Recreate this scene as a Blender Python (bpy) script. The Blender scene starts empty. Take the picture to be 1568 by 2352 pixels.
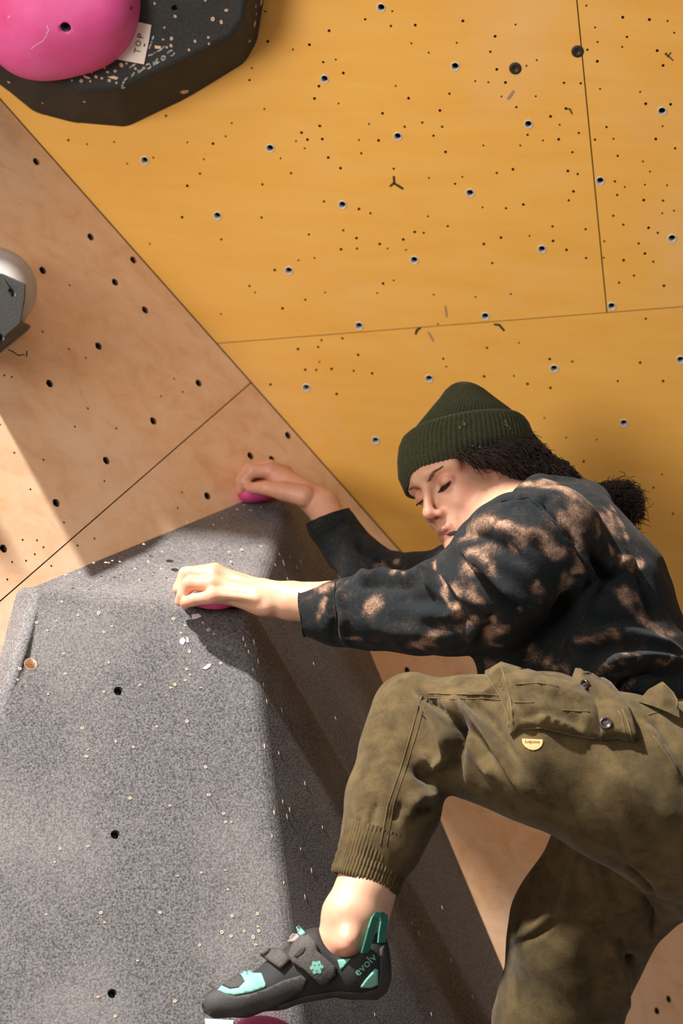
import bpy, bmesh, math, random
import numpy as np
from mathutils import Vector, Matrix
from mathutils.bvhtree import BVHTree
from mathutils.geometry import delaunay_2d_cdt

random.seed(7)
RNG = np.random.default_rng(7)
S = bpy.context.scene
COL = S.collection

# ------------------------------------------------------------------ camera
FPX = 85.0 / 24.0 * 1568.0          # focal length in pixels of the 1568 x 2352 frame
PITCH = math.radians(20.5)          # the photographer looks up at the climber
CAMPOS = np.array([0.0, 0.0, 1.3])
AX = np.array([1.0, 0, 0])
AD = np.array([0.0, math.sin(PITCH), -math.cos(PITCH)])     # image down
AF = np.array([0.0, math.cos(PITCH), math.sin(PITCH)])      # view direction
C2W = np.stack([AX, AD, AF], 1)     # columns: right, down, forward

cam_data = bpy.data.cameras.new('camera')
cam = bpy.data.objects.new('camera', cam_data)
COL.objects.link(cam)
cam.location = CAMPOS
cam.rotation_euler = (math.pi / 2 + PITCH, 0, 0)
cam_data.sensor_fit = 'HORIZONTAL'
cam_data.sensor_width = 24.0
cam_data.lens = 85.0
cam_data.clip_end = 60
cam_data.dof.use_dof = True
cam_data.dof.focus_distance = 3.24
cam_data.dof.aperture_fstop = 5.0
S.camera = cam

# ------------------------------------------------------------------ light
def cvec(x, y, z):                  # camera-frame direction to world
    return C2W @ np.array([x, y, z], float)

world = bpy.data.worlds.new('gym')
S.world = world
world.use_nodes = True
bg = world.node_tree.nodes['Background']
bg.inputs[0].default_value = (1.0, 0.95, 0.9, 1)
bg.inputs[1].default_value = 0.27

LDIR = cvec(0.47, 0.84, 0.26); LDIR /= np.linalg.norm(LDIR)

def lamp(name, typ, pos, target, energy, color, size, **kw):
    l = bpy.data.lights.new(name, typ)
    l.energy = energy
    l.color = color
    if typ == 'AREA':
        l.shape = 'RECTANGLE'; l.size = size[0]; l.size_y = size[1]
    elif typ == 'SPOT':
        l.shadow_soft_size = size; l.spot_size = math.radians(kw.get('angle', 60)); l.spot_blend = kw.get('blend', 0.3)
    o = bpy.data.objects.new(name, l)
    COL.objects.link(o)
    o.location = pos
    d = Vector(target) - Vector(pos)
    o.rotation_euler = d.to_track_quat('-Z', 'Y').to_euler()
    return o

KEYT = CAMPOS + C2W @ np.array([0.0, 0.15, 3.4])
KEYPOS = KEYT - LDIR * 9.0
lamp('key_spotlight', 'SPOT', KEYPOS, KEYT, 9000, (1.0, 0.95, 0.88), 0.17, angle=30)
lamp('front_fill', 'AREA', CAMPOS + np.array([-1.6, -1.2, 3.2]), CAMPOS + AF * 3.8, 38, (1.0, 0.94, 0.86), (3.0, 2.0))  # fill lamp added to lift the shaded sides
lamp('wall_fill', 'SPOT', CAMPOS + np.array([-2.7, -1.0, 0.5]), CAMPOS + C2W @ np.array([0.02, -0.62, 3.7]), 600, (1.0, 0.94, 0.86), 0.95, angle=34, blend=1.0)  # added fill spot that brightens the upper yellow wall, mostly clear of the climber

S.view_settings.view_transform = 'Standard'
S.view_settings.look = 'None'
S.view_settings.gamma = 1.0
S.view_settings.use_curve_mapping = False
S.view_settings.exposure = 0.28

# ------------------------------------------------------------------ helpers
def ray(px, py):
    return np.array([(px - 784.0) / FPX, (py - 1176.0) / FPX, 1.0])

def W(px, py, d):                   # pixel + distance -> point in the gym
    return CAMPOS + C2W @ (ray(px, py) * d)

def rm(rpx, d):                     # radius in pixels at distance d -> metres
    return rpx * d / FPX

def mesh_np(name, V, F, smooth=True):
    V = np.asarray(V, np.float32)
    me = bpy.data.meshes.new(name)
    if isinstance(F, np.ndarray):
        k = F.shape[1]
        me.vertices.add(len(V)); me.vertices.foreach_set('co', V.ravel())
        me.loops.add(F.size); me.loops.foreach_set('vertex_index', F.astype(np.int32).ravel())
        me.polygons.add(len(F))
        me.polygons.foreach_set('loop_start', np.arange(0, F.size, k, dtype=np.int32))
        me.polygons.foreach_set('loop_total', np.full(len(F), k, dtype=np.int32))
        me.update(calc_edges=True)
    else:
        me.from_pydata([tuple(v) for v in V], [], [tuple(f) for f in F])
        me.update()
    me.validate()
    me.polygons.foreach_set('use_smooth', np.full(len(me.polygons), smooth))
    return me

def link(name, me, mat, parent=None, loc=(0, 0, 0)):
    o = bpy.data.objects.new(name, me)
    COL.objects.link(o)
    o.location = loc
    if me is not None and mat is not None:
        me.materials.append(mat)
    if parent is not None:
        o.parent = parent
    return o

def obj(name, V, F, mat, parent=None, smooth=True, origin=None):
    """one mesh object; V in world coordinates; origin = world origin of the thing it belongs to"""
    V = np.asarray(V, float)
    if origin is None:
        origin = np.array(parent['_o']) if parent is not None and '_o' in parent else np.zeros(3)
    o = link(name, mesh_np(name, V - origin, F, smooth), mat, parent)
    o['_o'] = [float(c) for c in origin]
    if parent is None:
        o.location = origin
    return o

def thing(name, loc, label=None, cat=None, group=None, kind=None):
    o = link(name, None, None)
    o.location = loc
    o['_o'] = [float(c) for c in loc]
    tag(o, label, cat, group, kind)
    return o

def tag(o, label=None, cat=None, group=None, kind=None):
    if label: o['label'] = label
    if cat: o['category'] = cat
    if group: o['group'] = group
    if kind: o['kind'] = kind
    return o

def bm_obj(name, bm, mat, parent=None, smooth=False):
    origin = np.array(parent['_o']) if parent is not None and '_o' in parent else np.zeros(3)
    bmesh.ops.translate(bm, verts=bm.verts, vec=Vector(-origin))
    me = bpy.data.meshes.new(name)
    bm.to_mesh(me); bm.free()
    me.polygons.foreach_set('use_smooth', np.full(len(me.polygons), smooth))
    o = link(name, me, mat, parent)
    o['_o'] = [float(c) for c in origin]
    return o

# ------------------------------------------------------------------ materials
def srgb(r, g, b):
    def f(c):
        c /= 255.0
        return c / 12.92 if c <= 0.04045 else ((c + 0.055) / 1.055) ** 2.4
    return (f(r), f(g), f(b), 1.0)

class Mat:
    def __init__(self, name, base=(0.5, 0.5, 0.5, 1), rough=0.6, **kw):
        self.m = bpy.data.materials.new(name); self.m.use_nodes = True
        self.t = self.m.node_tree
        self.b = self.t.nodes['Principled BSDF']
        self.b.inputs['Base Color'].default_value = base
        self.b.inputs['Roughness'].default_value = rough
        for k, v in kw.items():
            self.b.inputs[k].default_value = v
        self.co = self.t.nodes.new('ShaderNodeTexCoord').outputs['Object']
    def n(self, typ, **kw):
        nd = self.t.nodes.new(typ)
        for k, v in kw.items():
            if hasattr(nd, k): setattr(nd, k, v)
            else: nd.inputs[k].default_value = v
        return nd
    def l(self, a, b): self.t.links.new(a, b)
    def mapping(self, scale=(1, 1, 1), rot=(0, 0, 0)):
        mp = self.n('ShaderNodeMapping')
        mp.inputs['Scale'].default_value = scale
        mp.inputs['Rotation'].default_value = rot
        self.l(self.co, mp.inputs['Vector'])
        return mp.outputs[0]
    def noise(self, scale, detail=3, rough=0.5, vec=None, dist=0.0):
        nd = self.n('ShaderNodeTexNoise')
        nd.inputs['Scale'].default_value = scale
        nd.inputs['Detail'].default_value = detail
        nd.inputs['Roughness'].default_value = rough
        nd.inputs['Distortion'].default_value = dist
        self.l(vec if vec is not None else self.co, nd.inputs['Vector'])
        return nd.outputs['Fac']
    def ramp(self, fac, stops):
        r = self.n('ShaderNodeValToRGB')
        e = r.color_ramp.elements
        while len(e) < len(stops): e.new(0.5)
        for el, (p, c) in zip(e, stops):
            el.position = p; el.color = c
        self.l(fac, r.inputs[0])
        return r.outputs[0]
    def mix(self, fac, a, b, mode='MIX'):
        m = self.n('ShaderNodeMix', data_type='RGBA', blend_type=mode)
        for s, v in ((m.inputs[0], fac), (m.inputs[6], a), (m.inputs[7], b)):
            if hasattr(v, 'links'): self.l(v, s)
            else: s.default_value = v
        return m.outputs[2]
    def math(self, op, a, b=0.0):
        m = self.n('ShaderNodeMath', operation=op)
        for s, v in ((m.inputs[0], a), (m.inputs[1], b)):
            if hasattr(v, 'links'): self.l(v, s)
            else: s.default_value = v
        return m.outputs[0]
    def attr(self, name):
        a = self.n('ShaderNodeAttribute'); a.attribute_name = name
        return a.outputs['Fac']
    def color(self, c): self.l(c, self.b.inputs['Base Color'])
    def bump(self, h, strength=0.3, dist=0.002):
        bp = self.n('ShaderNodeBump')
        bp.inputs['Strength'].default_value = strength
        bp.inputs['Distance'].default_value = dist
        self.l(h, bp.inputs['Height'])
        self.l(bp.outputs[0], self.b.inputs['Normal'])

def g(v): return (v, v, v, 1)

def wood(name, c_dark, c_mid, c_lite, chalk, grain_rot, chalk_lo, chalk_hi, rough=0.5):
    m = Mat(name, rough=rough)
    v = m.mapping((1.2, 9, 9), grain_rot)
    gr = m.noise(3.2, 5, 0.6, v, 0.6)
    base = m.ramp(gr, [(0.30, c_dark), (0.5, c_mid), (0.72, c_lite)])
    cl = m.noise(2.3, 6, 0.62, None, 0.8)
    cm = m.ramp(cl, [(chalk_lo, g(0)), (chalk_hi, g(1))])
    fine = m.noise(260, 2, 0.6)
    c = m.mix(m.math('MULTIPLY', cm, 0.55), base, chalk)
    c = m.mix(m.math('MULTIPLY', m.ramp(fine, [(0.35, g(0)), (0.7, g(1))]), 0.16), c, chalk)
    m.color(c)
    m.bump(m.noise(40, 4, 0.6), 0.08, 0.001)
    return m.m

M_YEL = wood('yellow_plywood', srgb(244, 180, 74), srgb(247, 185, 82), srgb(249, 191, 92), srgb(243, 204, 154), (0, 0, 0.3), 0.52, 0.80, 0.42)
M_TAN = wood('tan_plywood', srgb(224, 172, 126), srgb(238, 192, 150), srgb(244, 204, 166), srgb(247, 229, 210), (0.9, 0.3, 0.75), 0.46, 0.76, 0.5)
M_EDGE = Mat('plywood_edge', srgb(120, 82, 40), 0.8).m
M_BACK = Mat('dark_backing', g(0.015), 0.9).m  # near-black sheet added behind the panels so drilled holes read as unlit

def zinc():
    m = Mat('zinc', srgb(238, 238, 236), 0.38, Metallic=0.25)
    m.bump(m.noise(400, 2), 0.1, 0.0005)
    return m.m
M_ZINC = zinc()
M_STEEL = Mat('dark_steel', srgb(60, 62, 62), 0.4, Metallic=0.8).m

def grit(name, lo, hi, fleck, scale=330, bump=0.6):
    m = Mat(name, rough=0.75)
    n1 = m.noise(scale, 3, 0.7)
    n2 = m.noise(scale * 0.33, 2, 0.5)
    big = m.noise(4.0, 5, 0.6)
    base = m.ramp(n1, [(0.34, lo), (0.66, hi)])
    chalk = m.ramp(big, [(0.45, g(0)), (0.8, g(1))])
    c = m.mix(m.math('MULTIPLY', chalk, 0.35), base, fleck)
    v = m.n('ShaderNodeTexVoronoi'); v.inputs['Scale'].default_value = scale * 0.6
    m.l(m.co, v.inputs['Vector'])
    sp = m.ramp(v.outputs['Distance'], [(0.08, g(1)), (0.2, g(0))])
    c = m.mix(m.math('MULTIPLY', m.math('MULTIPLY', sp, n2), 0.55), c, fleck)
    m.color(c)
    m.bump(n1, bump, 0.0016)
    return m.m
M_GRIT = grit('sanded_grey_paint', srgb(46, 45, 47), srgb(122, 119, 121), srgb(176, 170, 168))
M_GRIT2 = grit('sanded_black_paint', srgb(26, 28, 28), srgb(48, 50, 50), srgb(84, 84, 82))
M_CHIP = Mat('bare_wood_chip', srgb(222, 188, 160), 0.8).m
M_PIT = Mat('screw_pit', srgb(90, 55, 35), 0.9).m
M_CHALK = Mat('chalk', srgb(225, 220, 222), 0.95).m
def chalk_thin():
    m = Mat('rubbed_chalk', srgb(128, 130, 130), 0.95)
    m.color(m.ramp(m.noise(300, 3), [(0.35, srgb(60, 62, 62)), (0.65, srgb(190, 190, 190))]))
    return m.m
M_CHALK2 = chalk_thin()
M_MARK = Mat('black_scuff', srgb(60, 48, 36), 0.8).m
M_GREYMARK = Mat('grey_scuff', srgb(170, 140, 110), 0.8).m

def hold_mat(name, c1, c2):
    m = Mat(name, rough=0.62)
    n = m.noise(5, 5, 0.65)
    m.color(m.ramp(n, [(0.35, c1), (0.75, c2)]))
    m.bump(m.noise(420, 3, 0.7), 0.45, 0.0012)
    return m.m
M_PINK = hold_mat('pink_polyurethane', srgb(222, 62, 140), srgb(232, 112, 178))
M_HOLD = hold_mat('grey_polyurethane', srgb(150, 148, 150), srgb(196, 193, 192))
M_HDARK = hold_mat('dark_grey_polyurethane', srgb(62, 66, 68), srgb(80, 82, 84))
M_TAG = Mat('white_tag', srgb(232, 220, 210), 0.7).m
M_INK = Mat('black_ink', srgb(28, 26, 26), 0.7).m

# ------------------------------------------------------------------ the two walls
# planes fitted to the bolt grid; axes in the camera frame (right, down, forward)
YA = C2W @ np.array([0.9811991, -0.06392524, -0.18210404])
YB = C2W @ np.array([0.13550736, 0.90005198, 0.41417893])
YO = CAMPOS + C2W @ np.array([-0.30624469, -0.54754905, 3.76282715])
YN = np.cross(YA, YB); YN = -YN if (YN @ AF) > 0 else YN
LA = C2W @ np.array([0.58185497, 0.80152471, 0.13785112])
LB = C2W @ np.array([-0.45146659, 0.45930402, -0.76499525])
LO = CAMPOS + C2W @ np.array([-0.47315386, -0.5436681, 3.75160444])
LN = np.cross(LA, LB); LN = -LN if (LN @ AF) > 0 else LN

def on_plane(px, py, O, N):
    r = C2W @ ray(px, py)
    return CAMPOS + r * ((N @ (O - CAMPOS)) / (N @ r))
def onY(px, py): return on_plane(px, py, YO, YN)
def onL(px, py): return on_plane(px, py, LO, LN)
def uvY(px, py): p = onY(px, py) - YO; return np.array([p @ YA, p @ YB])
def uvL(px, py): p = onL(px, py) - LO; return np.array([p @ LA, p @ LB])

def clip(poly, p, n):               # keep the side of the line where (q-p).n >= 0
    out = []
    for i in range(len(poly)):
        a, b = np.array(poly[i]), np.array(poly[(i + 1) % len(poly)])
        da, db = (a - p) @ n, (b - p) @ n
        if da >= 0: out.append(a)
        if da * db < 0: out.append(a + (b - a) * (da / (da - db)))
    return out

def inside(poly, q, margin):
    for i in range(len(poly)):
        a, b = poly[i], poly[(i + 1) % len(poly)]
        e = b - a; n = np.array([-e[1], e[0]]); n /= np.linalg.norm(n)
        if abs((q - a) @ n) < margin and -margin < (q - a) @ e / np.linalg.norm(e) < np.linalg.norm(e) + margin: return False
    s = None
    for i in range(len(poly)):
        a, b = poly[i], poly[(i + 1) % len(poly)]
        e = b - a
        c = e[0] * (q[1] - a[1]) - e[1] * (q[0] - a[0])
        if s is None: s = c > 0
        elif (c > 0) != s: return False
    return True

def panel(name, poly, holes, O, A, B, N, mat, parent, thick=0.018):
    """one plywood sheet with drilled holes; holes = [(u, v, r, sides)]"""
    vs, es = [], []
    def loop(pts):
        s = len(vs); k = len(pts)
        for q in pts: vs.append(Vector((q[0], q[1])))
        for i in range(k): es.append((s + i, s + (i + 1) % k))
        return s, k
    loops = [loop(poly)]
    for (u, v, r, k) in holes:
        if inside(poly, np.array([u, v]), r + 0.0003):
            loops.append(loop([(u + r * math.cos(2 * math.pi * i / k), v + r * math.sin(2 * math.pi * i / k)) for i in range(k)]))
    ov, oe, of, iv, ie, if_ = delaunay_2d_cdt(vs, es, [], 0, 1e-7)
    hc = np.array([(u, v, r) for (u, v, r, k) in holes]) if holes else np.zeros((0, 3))
    V = [O + A * q.x + B * q.y for q in ov]
    Fc = []
    for f in of:
        f = list(f)
        cx = sum(ov[i].x for i in f) / 3; cy = sum(ov[i].y for i in f) / 3
        if len(hc) and np.any((hc[:, 0] - cx) ** 2 + (hc[:, 1] - cy) ** 2 < (hc[:, 2] * 0.9) ** 2): continue
        p = [V[i] for i in f[:3]]
        nn = np.cross(p[1] - p[0], p[2] - p[0])
        Fc.append(f if nn @ N > 0 else f[::-1])
    inv = {}
    for i, src in enumerate(iv):
        for s in src: inv[s] = i
    nV = len(V)
    side = []
    V = V + [v - N * thick for v in V]
    for (s, k) in loops:
        for i in range(k):
            a, b = inv[s + i], inv[s + (i + 1) % k]
            side.append((a, b, b + nV, a + nV))
    o = obj(name, V, Fc + side, mat, parent, smooth=False)
    o.data.materials.append(M_EDGE)
    o.data.polygons.foreach_set('material_index', np.array([0] * len(Fc) + [1] * len(side), dtype=np.int32))
    return o

def lathe(profile, n, A, B, N, O):
    """profile = [(radius, height along N)]"""
    V, Fc = [], []
    for (r, h) in profile:
        for i in range(n):
            t = 2 * math.pi * i / n
            V.append(O + A * (r * math.cos(t)) + B * (r * math.sin(t)) + N * h)
    for j in range(len(profile) - 1):
        for i in range(n):
            Fc.append((j * n + i, j * n + (i + 1) % n, (j + 1) * n + (i + 1) % n, (j + 1) * n + i))
    return V, Fc

def basis(N):
    N = np.array(N, float) / np.linalg.norm(N)
    A = np.cross(N, [0, 0, 1.0])
    if np.linalg.norm(A) < 1e-3: A = np.array([1.0, 0, 0])
    A /= np.linalg.norm(A)
    return A, np.cross(N, A), N

WALL_Y = thing('wall_right', onY(1000, 900), 'overhanging yellow plywood climbing wall with silver bolt sockets', 'wall', kind='structure')
WALL_L = thing('wall_left', onL(250, 900), 'pale tan plywood climbing wall with black bolt holes', 'wall', kind='structure')

EDGE_D = np.cross(YN, LN); EDGE_D /= np.linalg.norm(EDGE_D)
if EDGE_D @ AD < 0: EDGE_D = -EDGE_D
EDGE_P = onL(575, 878)
# the wall line where the two planes meet, in each plane's own axes
def pl2(P, O, A, B): return np.array([(P - O) @ A, (P - O) @ B])
eY = pl2(EDGE_P, YO, YA, YB); dY = np.array([EDGE_D @ YA, EDGE_D @ YB]); nY = np.array([-dY[1], dY[0]])
if nY @ (uvY(1300, 600) - eY) < 0: nY = -nY
eL = pl2(EDGE_P, LO, LA, LB); dL = np.array([EDGE_D @ LA, EDGE_D @ LB]); nL = np.array([-dL[1], dL[0]])
if nL @ (uvL(200, 900) - eL) < 0: nL = -nL

TN_Y = [(332,368),(620,340),(913,313),(1213,285),(1520,255),(745,181),(1045,152),(875,17),(499,495),(786,470),(1079,443),
        (1378,415),(663,621),(951,597),(1244,572),(1543,547),(824,748),(1114,726),(1404,703),(703,890),(985,869),(1272,846),
        (1562,826),(862,1011),(1432,971),(1457,1228)]
TN_Yb = [(1183,157),(1326,118)]
scr = [(433,69),(530,40),(525,93),(612,90),(598,155),(660,188),(782,75),(760,153),(880,185),(897,130),(970,88),(903,248),(1009,235),
 (1046,215),(1042,344),(1143,296),(1203,298),(1223,20),(1254,98),(1263,150),(1353,62),(1343,80),(1368,132),(1351,168),(1448,70),
 (1513,75),(1537,117),(1476,181),(1497,234),(1435,371),(1415,328),(1524,373),(1262,219),(1236,232),(1227,178),(1272,318),
 (873,294),(826,290),(934,295),(956,316),(920,345),(918,372),(973,383),(727,232),(734,335),(542,307),(588,351),(328,213),
 (355,261),(283,222),(268,308),(252,352),(338,370),(175,177),(85,148),(234,160),(304,110),(28,243),(20,286),(73,389),
 (271,450),(206,474),(186,504),(227,499),(217,530),(280,497),(131,566),(168,619),(301,563),(345,601),(66,659),(63,777),(61,803),
 (286,720),(411,747),(452,762),(467,768),(373,740),(355,823),(232,838),(252,922),(195,930),(110,965),(447,443),(459,467),(411,500),
 (481,502),(419,548),(495,405),(574,453),(637,438),(700,395),(708,453),(677,485),(720,543),(855,520),(987,520),(980,548),
 (961,605),(903,618),(907,622),(780,632),(754,657),(661,636),(535,603),(1013,482),(1068,502),(1124,498),(1128,446),(1095,416),
 (1150,388),(1168,397),(1196,475),(1173,544),(1157,611),(1192,622),(1177,684),(1160,716),(998,731),(992,744),(936,744),(852,741),
 (657,773),(728,808),(642,832),(610,829),(569,856),(579,893),(513,888),(485,872),(402,851),(404,888),(347,891),(918,849),(857,872),
 (887,940),(888,963),(862,900),(1102,809),(1104,861),(1220,819),(1152,893),(1222,922),(1287,862),(1295,454),(1254,499),(1251,487),
 (1320,496),(1330,496),(1471,497),(1495,451),(1335,557),(1425,577),(1446,590),(1450,613),(1540,530),(1432,660),(1428,715),(1360,668),
 (1325,648),(1333,697),(1497,717),(1511,662),(1536,753),(1319,771),(1336,782),(1355,803),(1445,814),(1478,832),(1494,762),
 (1410,870),(1432,906),(1462,935),(1468,913),(1356,930),(1393,985),(1340,1010),(1500,1021),(1435,1139),(1285,921),
 (678,1053),(827,1061),(953,1051),(1020,843),(535,1002),(497,1013),(476,1047),(290,1045),(219,1071),(138,1102),(40,1045),(20,1022),
 (712,1282),(723,1310),(982,1225),(868,1243),(1092,1283),(1173,1292),(1415,1296),(1497,1362),(1335,1362),(964,1343),(955,1332),
 (858,1345),(1013,1372),(1095,1386),(458,1334),(408,1268),(313,1318),(270,1293),(258,1322),(219,1321),(193,1247),(277,1216),
 (352,1209),(257,1210),(265,1240),(392,1325),(693,1158),(668,1153),(485,1180),(95,1374)]
SCR_Y = [(560 + x / 1.5556, y / 1.5556) for x, y in scr]
SCR_Y += [(157,322),(200,331),(262,326),(292,376),(352,362),(381,266),(430,327),(415,332),(468,366),(459,399),(430,427),(609,26),(614,95),
          (607,250),(532,283),(518,313),(489,330),(577,157),(572,185),(344,560),(418,499),(600,517),(507,721),(508,550),(773,905),
          (1250,960),(1300,1005),(1370,1010),(1340,1060),(1500,1120),(1520,1090),(1385,1140),(1545,1180),(1500,1300),(1530,1390)]
def pix(P):
    q = C2W.T @ (P - CAMPOS)
    return 784 + q[0] / q[2] * FPX, 1176 + q[1] / q[2] * FPX
def off_frame(x, y, m=14): return x < -m or x > 1568 + m or y < -m or y > 2352 + m
# the same bolt grid goes on beyond the picture
rg = random.Random(3)
for i in range(-14, 24):
    for j in range(-6, 20):
        u, v = i * 0.1, j * 0.1
        if (i + j) % 2 or not (-0.70 < v < 1.6 and -1.1 < u < 1.9): continue
        if i % 2 != j % 2: continue
        x, y = pix(YO + YA * u + YB * v)
        if off_frame(x, y) and (np.array([u, v]) - eY) @ nY > 0.05: TN_Y.append((x, y))
for _ in range(420):
    u, v = rg.uniform(-1.0, 1.9), rg.uniform(-0.7, 1.3)
    x, y = pix(YO + YA * u + YB * v)
    if off_frame(x, y, 4) and (np.array([u, v]) - eY) @ nY > 0.03: SCR_Y.append((x, y))
holes_Y = []
for (x, y) in TN_Y: u, v = uvY(x, y); holes_Y.append((u, v, 0.0068, 16))
big = [(h[0], h[1]) for h in holes_Y]
for (x, y) in SCR_Y:
    u, v = uvY(x, y)
    if min((u - a) ** 2 + (v - b) ** 2 for a, b in big) > 0.013 ** 2:
        holes_Y.append((u, v, random.choice((0.0017, 0.0021, 0.0025)), 6)); big.append((u, v))

u0 = 0.5 * (uvY(1328, 0)[0] + uvY(1392, 710)[0]) - 0.001
v0 = (uvY(500, 785)[1] + uvY(1392, 714)[1] + uvY(1566, 704)[1]) / 3 + 0.002
GAP = 0.0009
rect = lambda a, b, c, d: [np.array(q, float) for q in ((a, c), (b, c), (b, d), (a, d))]
def Yp(a, b, c, d): return clip(rect(a, b, c, d), eY + nY * 0.0006, nY)
panel('plywood_panel', Yp(-2.0, u0 - GAP, -0.76, v0 - GAP * 0.6), holes_Y, YO, YA, YB, YN, M_YEL, WALL_Y)
panel('plywood_panel', Yp(u0 + GAP, 2.2, -0.76, v0 - GAP * 0.6), holes_Y, YO, YA, YB, YN, M_YEL, WALL_Y)
panel('plywood_panel', Yp(-2.0, 2.2, v0 + GAP * 0.6, 2.6), holes_Y, YO, YA, YB, YN, M_YEL, WALL_Y)
pb = clip(rect(-2.0, 2.2, -0.76, 2.6), eY - nY * 0.045, nY)
obj('blackout_sheet', [YO + YA * q[0] + YB * q[1] - YN * 0.022 for q in pb] + [YO + YA * q[0] + YB * q[1] - YN * 0.03 for q in pb],
    [tuple(range(len(pb))), tuple(range(2 * len(pb) - 1, len(pb) - 1, -1))] +
    [(i, (i + 1) % len(pb), (i + 1) % len(pb) + len(pb), i + len(pb)) for i in range(len(pb))], M_BACK, WALL_Y, smooth=False)

# unseen panels added above the frame; their lip is shaped to block the spotlight
def add_blocker(uv):
    P = [YO + YA * u + YB * v + YN * d for u, v, d in uv]
    n = len(P); nn = np.cross(P[1] - P[0], P[2] - P[0]); nn /= np.linalg.norm(nn)
    obj('roof_blocker', P + [p + nn * 0.02 for p in P], [tuple(range(n)), tuple(range(2 * n - 1, n - 1, -1))] + [(i, (i + 1) % n, (i + 1) % n + n, i + n) for i in range(n)], M_YEL, WALL_Y, smooth=False)
LIP_V = -1.0
lip_line = [(-2.0, .34), (-.64, .335), (-.56, .31), (-.43, .275), (-.30, .275), (-.24, .39), (0.9, .39), (2.2, .39)]
for (ua, da), (ub, db) in zip(lip_line[:-1], lip_line[1:]):
    add_blocker([(ua, -0.75, 0.0), (ub - 0.0015, -0.75, 0.0), (ub - 0.0015, LIP_V, db), (ua, LIP_V, da)])

def tee_nuts(pts, uvf, O, A, B, N, r, rec, mat, parent, name='tee_nut'):
    prof = [(r * 0.98, -rec - 0.001), (r * 0.98, -rec), (r * 0.80, -rec), (r * 0.78, -rec - 0.0015), (r * 0.76, -0.010)]
    V, Fc = lathe(prof, 16, A, B, N, np.zeros(3))
    me = mesh_np(name, V, Fc, True)
    me.materials.append(mat)
    for (x, y) in pts:
        u, v = uvf(x, y)
        o = bpy.data.objects.new(name, me); COL.objects.link(o); o.parent = parent
        o.location = (O + A * u + B * v) - np.array(parent['_o'])
tee_nuts(TN_Y, uvY, YO, YA, YB, YN, 0.0068, -0.0012, M_ZINC, WALL_Y)
for (x, y) in TN_Yb:
    V, Fc = lathe([(0.0094, -0.001), (0.0094, 0.0006), (0.0085, 0.0014), (0.0036, 0.0014), (0.0030, 0.0004), (0.0002, 0.0004)], 20, YA, YB, YN, onY(x, y))
    obj('blanking_plug', V, Fc, Mat('black_plastic', srgb(44, 36, 30), 0.5).m, WALL_Y)

# tan wall
TN_L = [(83,371),(208,544),(333,712),(456,880),(575,1047),(98,621),(226,795),(352,967),(476,1139),(114,881),(244,1058),(129,1155),(8,1260),
        (306,597),(264,648),(624,1055),(661,1000),(935,1540),(1165,1857),(1535,2295),(1508,2322)]
SCR_L = [(33,1040),(34,1046),(100,1056),(70,1124),(70,1131),(147,1200),(150,1206),(52,1240),(85,1241),(100,1257),(80,1273),(60,1288),(118,1300),
         (155,1248),(217,1237),(178,1253),(17,1331),(28,1291),(197,822),(158,802),(172,980),(267,984),(202,938),(370,910),(400,870),(420,900),
         (418,1131),(408,1167),(160,655),(10,862),(27,866),(0,975),(240,1105),(98,762),(1280,1940),(1210,2060)]
for i in range(-6, 22):
    for j in range(-3, 12):
        x, y = pix(LO + LA * (i * 0.1396) + LB * (j * 0.1396))
        q = np.array([i * 0.1396, j * 0.1396])
        if off_frame(x, y) and (q - eL) @ nL > 0.03 and (LO + LA * q[0] + LB * q[1])[2] > 0.2: TN_L.append((x, y))
holes_L = []
bigL = []
for (x, y) in TN_L: u, v = uvL(x, y); holes_L.append((u, v, 0.0066, 14)); bigL.append((u, v))
for (x, y) in SCR_L:
    u, v = uvL(x, y)
    if min((u - a) ** 2 + (v - b) ** 2 for a, b in bigL) > 0.011 ** 2:
        holes_L.append((u, v, 0.0019, 6)); bigL.append((u, v))
a0 = 0.5 * (uvL(575, 880)[0] + uvL(70, 1320)[0])
def Lp(a, b, c, d):
    p = clip(rect(a, b, c, d), eL + nL * 0.0006, nL)
    # stop at the floor
    zdir = np.array([LA[2], LB[2]])
    return clip(p, -zdir * ((LO[2] - 0.02) / (zdir @ zdir)), zdir)
panel('plywood_panel', Lp(-1.6, a0 - GAP, -2, 2.2), holes_L, LO, LA, LB, LN, M_TAN, WALL_L)
panel('plywood_panel', Lp(a0 + GAP, 3.4, -2, 2.2), holes_L, LO, LA, LB, LN, M_TAN, WALL_L)
pb = clip(rect(-1.6, 3.4, -2, 2.2), eL - nL * 0.0, nL)
obj('blackout_sheet', [LO + LA * q[0] + LB * q[1] - LN * 0.022 for q in pb] + [LO + LA * q[0] + LB * q[1] - LN * 0.03 for q in pb],
    [tuple(range(len(pb))), tuple(range(2 * len(pb) - 1, len(pb) - 1, -1))] +
    [(i, (i + 1) % len(pb), (i + 1) % len(pb) + len(pb), i + len(pb)) for i in range(len(pb))], M_BACK, WALL_L, smooth=False)
tee_nuts(TN_L, uvL, LO, LA, LB, LN, 0.0066, 0.004, M_STEEL, WALL_L)

# floor mats far below
fl = thing('floor', (0, 2, 0), 'dark grey padded floor below the climbing walls', 'floor', kind='structure')
M_MAT = Mat('floor_vinyl', srgb(92, 90, 92), 0.6).m
bm = bmesh.new()
for (x0, y0, x1, y1) in ((-4, -4, 4, 0.4), (-4, 0.404, 4, 6.5)):
    bm = bmesh.new(); bmesh.ops.create_cube(bm, size=1.0)
    for v in bm.verts:
        v.co = Vector((x0 + (x1 - x0) * (v.co.x + .5), y0 + (y1 - y0) * (v.co.y + .5), -0.3 + 0.3 * (v.co.z + .5)))
    bm_obj('mat', bm, M_MAT, fl)

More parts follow.
